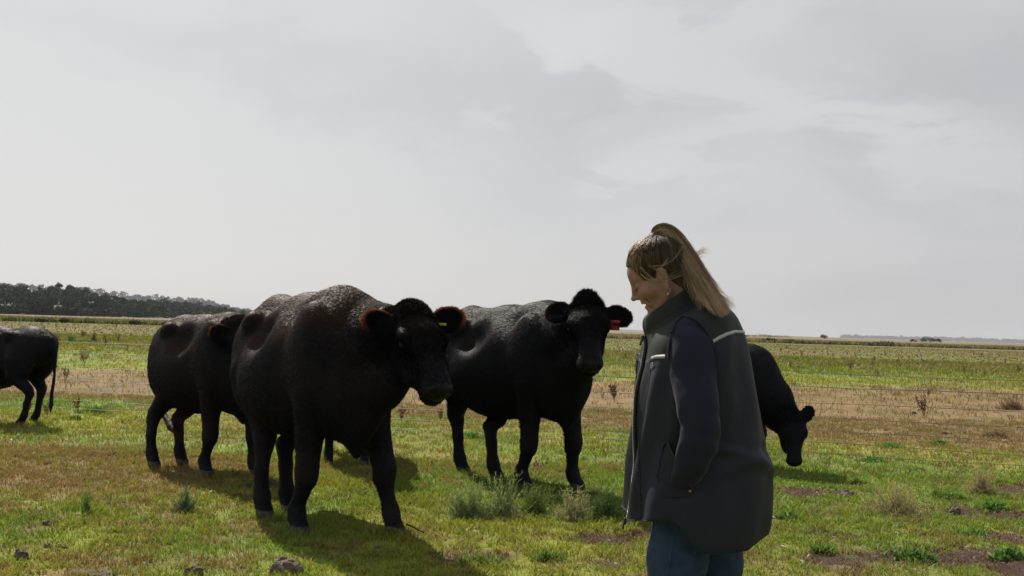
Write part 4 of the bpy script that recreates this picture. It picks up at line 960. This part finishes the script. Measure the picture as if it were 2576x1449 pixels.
for (px,py,hh_,lb,m_) in ((2325,1054,66,'tall rusty dock stalk right of the grazing cow, just beyond the wires',0),(1545,1012,52,'branching rusty dock weed between the red-tagged cow and the woman',1),
    (1010,1064,46,'dark dry weed clump under the muzzle of the foremost cow',2),(1107,1060,36,'single brown dock stalk between the two largest cows',3),(195,1035,42,'dark brown weed clump beside the tail of the small heifer',4),(120,1045,40,'dark brown weed clump behind the leg of the small heifer',0),(1516,1003,20,'low dry weed tuft beside the chest of the red-tagged cow',2),(70,1040,34,'low dark weed clump under the belly of the small heifer',1)):
    x_, y_, d_ = atg(px, py); o = place(big[m_], 'dock_weed', x_, y_, hh_*d_/FPX/.5, lb, 'weed')
    if hh_ > 39 and hh_ < 53 and px != 1545: o.scale[0] *= 1.7
def leafy(nstem, h, rad, rs, colr, fine=True, upright=.75):
    V, T, Cc = [], [], []; b = 0
    for i in range(nstem):
        a = rs.rand()*6.28; r_ = rad*abs(rs.randn())*.62; h_k = math.exp(-(r_/rad)**2*.9); base = np.array((math.cos(a)*r_*.9, math.sin(a)*r_*.9, 0)); top = base+np.array((rs.randn()*.35*rad*(1 if fine else 1.2), rs.randn()*.35*rad, h*(.25+.95*rs.rand()**1.4)*h_k*(1.35 if fine else .6)))
        n = 18 if fine else 7; t = rs.rand(n)[:,None]**.7; c = base*(1-t)+top*t
        dr = rs.randn(n,3)*.55+np.array((0,0,upright)); dr /= np.linalg.norm(dr,axis=1,keepdims=True)
        L = (.018+.025*rs.rand(n)) if fine else (.025+.03*rs.rand(n)); v_, t_ = tris_strands(c, dr, L, .0045 if fine else .015, rs.randn(n,3)*.5, rs)
        V.append(v_); T.append(t_+b); b += len(v_); Cc.append(np.repeat(np.array(colr)*(.6+1.0*rs.rand(n)[:,None]),5,axis=0))
        v_, t_ = tris_strands(base[None], nrm(top-base)[None], np.array([np.linalg.norm(top-base)]), .005, np.zeros((1,3)), rs); V.append(v_); T.append(t_+b); b += len(v_); Cc.append(np.tile(np.array(colr)*.8,(5,1)))
    return np.vstack(V), np.vstack(T), np.vstack(Cc)
def weed(px, py, w_px, h_px, label, colr=(.17,.21,.10), fine=True, dens=1.0, name='weed', cat='weed'):
    x_, y_, d_ = atg(px, py); r_ = w_px/2*d_/FPX; h_ = h_px*d_/FPX
    V_, T3, c3_ = leafy(int(max(30, 900*r_*dens)), h_, r_, rsd, colr, fine)
    V_ = V_.copy(); V_[:,1] *= .6
    o = mesh_np(name, V_, T3, M_leaf, col=c3_); o.location = (x_, y_, -.01); return tag(o, label, cat)
weed(1175,1295,130,70,'feathery green weed clump in front of the red-tagged cow, its left part'); weed(1262,1295,110,78,'taller feathery green weed clump at the hind hooves of the red-tagged cow')
weed(1350,1290,100,58,'low feathery weed between the front hooves of the red-tagged cow',(.10,.14,.045)); weed(1440,1305,110,62,'pale seeding weed clump before the front hoof of the red-tagged cow',(.22,.22,.13))
weed(1525,1305,95,66,'dark green weed clump just left of the vest hem',(.07,.11,.045)); weed(466,1283,60,50,'grey-green tuft of weed with pale flowers in the left foreground',(.10,.15,.085))  # first weed's green is darkened to stand for the cow's shadow
weed(216,1288,44,60,'thin bright green weed stalks in the left foreground',(.10,.17,.04),dens=.6); weed(178,860,26,30,'bluish green shrub beyond the fence near the small heifer',(.06,.12,.06),False)
weed(215,862,60,12,'low spreading blue-green weed patch beyond the fence',(.06,.13,.06),False); weed(235,861,20,30,'dark grey-brown grass tuft beside the blue-green shrub',(.06,.055,.05)); weed(140,858,34,22,'pale brown grass tuft beside the small heifer',(.13,.10,.09))
weed(262,856,12,16,'small pale brown tuft right of the dark one',(.16,.13,.10)); weed(240,1038,60,22,'low green leafy weed at the fence foot near the heifer tail',(.07,.14,.04),False); weed(186,1055,30,16,'small dark green leafy weed before the fence, left side',(.05,.12,.03),False)
for (px,py,w_,h_,lb) in ((2360,1120,50,26,'bright green broadleaf weed under the lowest wire at right'),(2240,1125,40,16,'small dark green weed right of the grazing muzzle'),(2160,1215,50,20,'dark leafy weed in the right middle ground'),(2385,1250,90,24,'wide grey-green leafy patch beside the dark clod'),
    (2500,1275,60,28,'green leafy patch left of the bare soil at right'),(2440,1345,70,28,'broadleaf clump at the edge of the bare soil'),(2300,1400,90,34,'green clump in the bottom right foreground'),(2540,1400,80,40,'tall grassy clump in the bottom right corner'),(1985,1300,60,24,'small green clump right of the vest'),(2070,1385,60,26,'green clump right of the jeans'),(1380,1400,60,26,'bright leafy clump left of the jeans, near the bottom'),(1215,1415,90,26,'bright leafy clump near the bottom centre'),(1180,1100,60,18,'low green leaf clump between the two largest cows'),(2195,1160,60,14,'low green leaf clump near the grazing cow shadow')):
    weed(px,py,w_,h_,lb,(.085+.04*rsd.rand(),.165+.04*rsd.rand(),.045),False,dens=1.1)
def tuft(px, py, w_, h_, lb, colr): weed(px,py,w_,h_,lb,colr,True,1.0,'grass_tuft','grass tuft')
tuft(2250,1290,180,60,'wide pale straw coloured grass tuft in the right foreground',(.27,.24,.14)); tuft(2470,1240,90,50,'pale dry grass tuft behind the bare soil at right',(.27,.23,.14)); tuft(660,1225,100,26,'greyish grass tuft in the shadow behind the foremost cow',(.10,.12,.06)); tuft(2545,1030,70,24,'brown dry tuft beyond the wires at the right edge',(.14,.10,.07)); tuft(2505,1100,80,16,'flat brown dry tuft left of the right edge',(.17,.12,.08))
# ------------------------------------------------------------------ clods of earth and dung
M_clod = material('dry_earth_clod', (.085,.060,.046), rough=.95, noise=(40,.35), bump=(60,.9,.012))
def clod(px, py, w_, h_, lb, name='dirt_clod', flat=1.0):
    x_, y_, d_ = atg(px, py); a = w_/2*d_/FPX; h3 = h_*d_/FPX; S = SDF((-a*1.4,-a*1.2,-.03),(a*1.4,a*1.2,h3*1.4+.02), max(.003,a/16)); r = np.random.RandomState(int(px))
    for i in range(7): S.ell(((r.rand()*2-1)*a*.6,(r.rand()*2-1)*a*.4,h3*.25*r.rand()), (a*(.3+.25*r.rand()),a*(.25+.2*r.rand()),h3*(.45+.3*r.rand())), a*.12)
    S.ell((0,0,0),(a*.8,a*.55,h3*.6),a*.1); v_, q_ = S.mesh(); n_ = vnormals(v_, q_)
    v_ = v_+n_*(a*.22*(fbm(v_[:,0]/a*3+px,(v_[:,1]+v_[:,2]*1.7)/a*3,4)-.5))[:,None]
    o = mesh_np(name, v_, q_, M_clod, smooth=False); o.location = (x_,y_,-.003); return tag(o, lb, 'clod')
for a_ in ((125,1312,34,14,'small dark clod in the left foreground turf'),(50,1397,40,26,'rounded dark clod near the bottom left corner'),(120,1370,22,13,'tiny brown clod, left of a pair'),(158,1370,34,12,'tiny brown clod, right of a pair'),(490,1440,56,30,'broken brown clod at the bottom edge left of the largest clod'),
    (720,1432,84,48,'largest crumbly earth clod, at the bottom left of the foremost cow'),(610,1422,16,8,'tiny clod between the two largest clods'),(952,1378,26,14,'dark clod lying in the shadow of the foremost cow'),(2400,1290,34,22,'dark round clod in the right foreground'),(2135,1246,44,20,'dark jagged clod in the right middle ground'),(2376,1090,14,9,'small black clod beyond the wires at right'),(1062,1336,14,12,'small dark clod beside the front hoof of the foremost cow'),(2300,1040,12,8,'tiny dark clod beside the rusty dock stalk')): clod(*a_)
clod(235,1437,120,16,'long flat slab of dried dung at the bottom left', 'dung_slab')
st = [P(1022,1318,6.0),P(1038,1325,5.98),P(1052,1333,5.95),P(1066,1338,5.93)]; o = add_tube('twig', st, [.005,.003], M_dock, None, 5); tag(o, 'thin dark twig lying beside the front hoof of the foremost cow', 'twig')
# ------------------------------------------------------------------ woodland
M_tree = material('gum_foliage', use_col=True, rough=.85, spec=.03, trans=.06)
M_bark = material('grey_bark', (.13,.11,.09), rough=.9, noise=(3,.3))
rst = np.random.RandomState(33)
ICO = None
def ico_pts(n=42):
    i = np.arange(n)+.5; ph_ = np.arccos(1-2*i/n); th_ = math.pi*(1+5**.5)*i; return np.stack([np.cos(th_)*np.sin(ph_), np.sin(th_)*np.sin(ph_), np.cos(ph_)], -1)
def crowns(cs, rr, n_leaf, leaf, base, rs):
    """cs centres, rr radii (x,y,z): ragged leaf sprays over and through each crown"""
    V, Cc = [], []
    for c, r in zip(cs, rr):
        k = rs.randint(4,8); sub = rs.randn(k,3); sub /= np.linalg.norm(sub,axis=1,keepdims=True); sub = sub*.5; sub[:,2] = np.abs(sub[:,2])*.9-.1
        q_ = sub[rs.randint(k,size=n_leaf)]+(lambda v: v/np.linalg.norm(v,axis=1,keepdims=True)*(.30+.30*rs.rand(n_leaf,1)))(rs.randn(n_leaf,3))
        p = c+q_*r; a = rs.randn(n_leaf,3); a /= np.linalg.norm(a,axis=1,keepdims=True); b = np.cross(a, rs.randn(n_leaf,3)); b /= np.linalg.norm(b,axis=1,keepdims=True)
        s_ = leaf*(.5+rs.rand(n_leaf,1)); V.append(np.stack([p-a*s_, p+b*s_*.7, p+a*s_, p-b*s_*.7],1).reshape(-1,3))
        cc_ = np.array(base)*(.7+.6*rs.rand())*(.7+.6*rs.rand(n_leaf,1)); Cc.append(np.repeat(cc_,4,axis=0))
    V = np.vstack(V); return V, np.arange(len(V)).reshape(-1,4), np.vstack(Cc)
def wood(name, pxs, tops, dist, rows, gap, rad, leafs, leaf, base, label, cat, deep=.5, xtop=.0):
    cs, rr = [], []; 
    for r in range(rows):
        px = pxs[0]
        while px < pxs[-1]:
            d = np.interp(px, pxs, dist)*(1+deep*r/rows); H_ = P(px, np.interp(px, pxs, tops), d)[2]; z_ = max(rad*.6, H_*(.30+.62*(r+1)/rows) if r < rows-1 else H_-rad*.75)
            q_ = P(px+rst.randn()*gap*.3, HORZ(px), d); s_ = .6+.85*rst.rand()**1.3
            z_ = min(z_, H_-rad*.6*s_) if H_ > rad else rad*.4
            cs.append(np.array((q_[0],q_[1]+rst.randn()*rad,max(z_+rst.randn()*rad*.18, rad*.3)))); rr.append((rad*s_*1.15,rad*s_,rad*s_*.85)); px += gap*(.6+.8*rst.rand())
    # low undergrowth reaching the ground
    px = pxs[0]
    while px < pxs[-1]:
        d = np.interp(px, pxs, dist)*.985; q_ = P(px, HORZ(px), d); cs.append(np.array((q_[0],q_[1],rad*.35))); rr.append((rad*1.1,rad*.8,rad*.7)); px += gap*.7
    V_, Q_, c_ = crowns(cs, rr, leafs, leaf, base, rst)
    o = mesh_np(name, V_, Q_, M_tree, col=c_); tag(o, label, cat, kind='stuff'); return o
L_px = [-700,-300,-60,0,60,100,150,200,250,300,345,400,450,500,560,610,650,700,760]
L_top= [718,718,719,719,721,725,724,731,739,756,758,757,758,765,774,783,791,799,806]
L_d  = [430,430,430,435,440,445,450,460,480,510,540,580,620,660,700,740,780,820,860]
wood('woodland', L_px, L_top, L_d, 6, 20, 4.6, 150, .62, (.030,.040,.022), 'dark scrubby woodland along the left horizon', 'woodland')
# the rise the woodland stands on
hx_, hy_, hz_ = [], [], []
def rise(name, pxs, tops, dist, drop, label, back=1.6):
    V_ = []; n = len(pxs)
    for fr, hf_ in ((.97,0.0),(1.0,.25),(1.0+(back-1)*.4,.75),(1+(back-1)*.7,1.0),(back,.9),(back*1.15,0.0)):
        for px, t_, d in zip(pxs, tops, dist):
            H_ = max(P(px, t_, d)[2]-drop, 0); q_ = P(px, HORZ(px), d*fr); V_.append((q_[0], q_[1], -.5+H_*hf_))
    i = np.arange(5)[:,None]*n+np.arange(n-1); Q_ = np.stack([i,i+1,i+n+1,i+n],-1).reshape(-1,4)
    o = mesh_np(name, V_, Q_, M_hill, smooth=True); return tag(o, label, 'hill', kind='structure')
M_hill = material('scrub_hill', (.035,.045,.026), rough=.95, spec=.1, noise=(.05,.4))
rise('hill', L_px, L_top, L_d, 6.5, 'low scrub covered rise under the left woodland')
R_px = [-500,0,150,220,260,300,350,400,450,500,540,580,620,660,700,740]
R_top= [705,712,716,723,728,735,741,744,747,751,758,769,779,789,797,806]
R_d  = [2600]*len(R_px)
wood('distant_woodland', R_px, R_top, R_d, 4, 13, 14, 90, 2.6, (.035,.043,.030), 'greyish tree covered ridge behind the dark woodland', 'woodland', .35)
rise('far_hill', R_px, R_top, R_d, 18, 'hazy grey ridge behind the left woodland')
F_px = [2120,2160,2200,2250,2300,2350,2400,2450,2500,2576,2700,2900]; F_top = [849,846.5,846.5,847,848.5,848.5,850,851.5,853,855,859,865]; F_d = [7000]*len(F_px)
wood('far_tree_line', F_px, F_top, F_d, 2, 7, 15, 90, 8, (.05,.06,.055), 'thin bluish line of far trees on the right horizon', 'woodland', .2)
K_px = [1330,1400,1450,1500,1560,1620,1660,1700]; K_top = [821.5,822,823.5,825,827,830,832,834.5]; K_d = [7200]*8
rise('distant_ridge', K_px, K_top, K_d, 0, 'faint blue ridge on the horizon left of the woman')
M_trunkless = None
def tree(px, base_py, top_py, w_px, d, label, base=(.040,.055,.030), trunk=True, n=420, name='tree', flat=.5, group=None):
    q_ = P(px, base_py, d); zt = P(px, top_py, d)[2]; r_ = w_px/2*d/FPX; zb = max(q_[2], 0.0) if base_py else 0
    root = empty(name, (q_[0], q_[1], zb)); tag(root, label, name.replace('_',' '), group)
    h = zt-zb; ch = h*flat; V_, Q_, c_ = crowns([np.array((0,0,h-ch*.55)),np.array((r_*.45,0,h-ch*.7)),np.array((-r_*.5,0,h-ch*.75))], [(r_*.8,r_*.8,ch*.75),(r_*.6,r_*.6,ch*.5),(r_*.55,r_*.55,ch*.5)], n//3, r_*.13, base, rst)
    mesh_np('crown', V_, Q_, M_tree, root, col=c_)
    t_ = np.array([(0,0,-.3),(.03*h,0,h*.4),(-.02*h,0,h*.75)]); v_, q2 = tubes(t_[None], np.array([[.03,.022,.012]])*h, 6); mesh_np('trunk', v_, q2, M_bark, root)
    for sx_ in (1,-1):
        t_ = np.array([(.02*h*sx_,0,h*.38),(.25*r_*sx_,0,h*.62),(.5*r_*sx_,0,h*.8)]); v_, q2 = tubes(t_[None], np.array([[.014,.010,.006]])*h, 5); mesh_np('limb', v_, q2, M_bark, root)
    return root
for (px,tp,bp,w_,lb) in ((148,711,735,22,'tallest open-crowned tree on the woodland skyline at left'),(176,716,740,24,'wide open-crowned tree right of the tallest skyline tree'),(128,717,738,20,'flat-topped tree left of the tallest skyline tree'),(67,715,735,14,'small tree poking above the woodland near the left edge'),
    (4,714,735,14,'tree at the very left edge of the skyline'),(98,720,738,12,'thin small tree between the left edge and the tallest tree'),(215,724,748,20,'rounded tree where the woodland skyline starts to fall'),(290,743,760,20,'small tree on the falling woodland skyline'),(380,752,768,24,'flat-crowned tree standing out on the lower woodland'),(336,751,768,16,'small tree left of the flat-crowned one')):
    tree(px, bp, tp, w_, float(np.interp(px, L_px, L_d))*1.25, lb, flat=.55)
for (px,tp,bp,w_,lb) in ((455,750,764,9,'tiny lone tree on the hazy ridge'),(523,753,772,12,'bushy lone tree standing highest on the falling hazy ridge'),(494,756,770,8,'tiny spreading tree on the hazy ridge, left of the bushy one'),(572,766,782,12,'small tree at the low end of the hazy ridge')):
    tree(px, bp, tp, w_, 3000, lb, base=(.045,.055,.040), flat=.6)
def shrub(px, top, w_, d, lb, base=(.045,.065,.035)):
    q_ = P(px, HORZ(px), d); zt = P(px, top, d)[2]; r_ = w_/2*d/FPX; root = empty('shrub', (q_[0],q_[1],0)); tag(root, lb, 'shrub')
    n_ = 3; V_, Q_, c_ = crowns([np.array((r_*(k-1)*.55,0,zt*(.5-.1*abs(k-1)))) for k in range(3)], [(r_*.6,r_*.5,zt*.62)]*3, 160, max(.12,zt*.08), base, rst); mesh_np('foliage', V_, Q_, M_tree, root, col=c_)
    t_ = np.array([(0,0,-.1),(.05,0,zt*.3),(0,0,zt*.6)]); v_, q2 = tubes(t_[None], np.full((1,3),zt*.03), 5); mesh_np('stem', v_, q2, M_bark, root)
shrub(2330,847.5,44,520,'dark rounded shrub on the right horizon, tallest there'); shrub(2357,851,30,520,'lower shrub touching the tallest one on the right horizon'); shrub(2297,852,18,520,'small green shrub left of the tallest one on the right horizon')
shrub(2072,841,18,600,'small lone tree-like shrub on the horizon right of the woman'); shrub(1915,839.5,76,500,'long low dark shrub on the horizon beside the woman'); shrub(1960,843,60,520,'lower end of the long shrub line beside the woman'); shrub(1873,842.5,14,520,'tiny shrub on the horizon right behind the woman')
shrub(240,1,1,1,'x') if False else None
for (px,py,w_,h_,lb) in ((1935,862,36,12,'dark shrub at the foot of the pale grass belt beside the woman'),(1985,864,34,9,'low shrub in the pale grass belt, second right of the woman'),(2225,872,60,12,'broad dark bush in the grass belt at right'),(2180,873,40,8,'low brown bush in the grass belt at right'),(105,811,20,9,'round dark bush in the grass belt at left'),(163,813,26,10,'wider dark bush in the grass belt at left'),(342,817,30,10,'dark bush in the grass belt left of the second cow'),(420,820,24,9,'dark bush in the grass belt above the bony-backed cow')):
    x_, y_, d_ = P(px, HORZ(px), hor_edge(0))[0], 0, 0
    dd_ = 150+.35*((px-1288)/FPX*165); q_ = P(px, HORZ(px), dd_+2); root = empty('bush', (q_[0],q_[1],0)); tag(root, lb, 'bush')
    r_ = w_/2*dd_/FPX; zt = (h_+3)*dd_/FPX; V_, Q_, c_ = crowns([np.array((r_*k*.5,0,zt*.4)) for k in (-1,0,1)], [(r_*.6,r_*.5,zt*.6)]*3, 110, .11, (.05,.06,.035), rst); mesh_np('foliage', V_, Q_, M_tree, root, col=c_)
# ------------------------------------------------------------------ air
import bmesh
bm = bmesh.new(); bmesh.ops.create_cube(bm, size=1.0); me = bpy.data.meshes.new('haze'); bm.to_mesh(me); bm.free()
hz = bpy.data.objects.new('haze', me); C.objects.link(hz); hz.scale = (12000, 8000, 75); hz.location = (0, 3900, 75/2-2)
mh = bpy.data.materials.new('air'); mh.use_nodes = True; mh.node_tree.nodes.clear(); q = NT(mh.node_tree)
v = q.n('ShaderNodeVolumePrincipled', {'Color':(.66,.69,.76,1), 'Density':.00009, 'Anisotropy':0.0})
o_ = mh.node_tree.nodes.new('ShaderNodeOutputMaterial'); mh.node_tree.links.new(v.outputs[0], o_.inputs['Volume']); me.materials.append(mh)
tag(hz, 'pale haze in the air over the paddock', 'haze', kind='stuff')
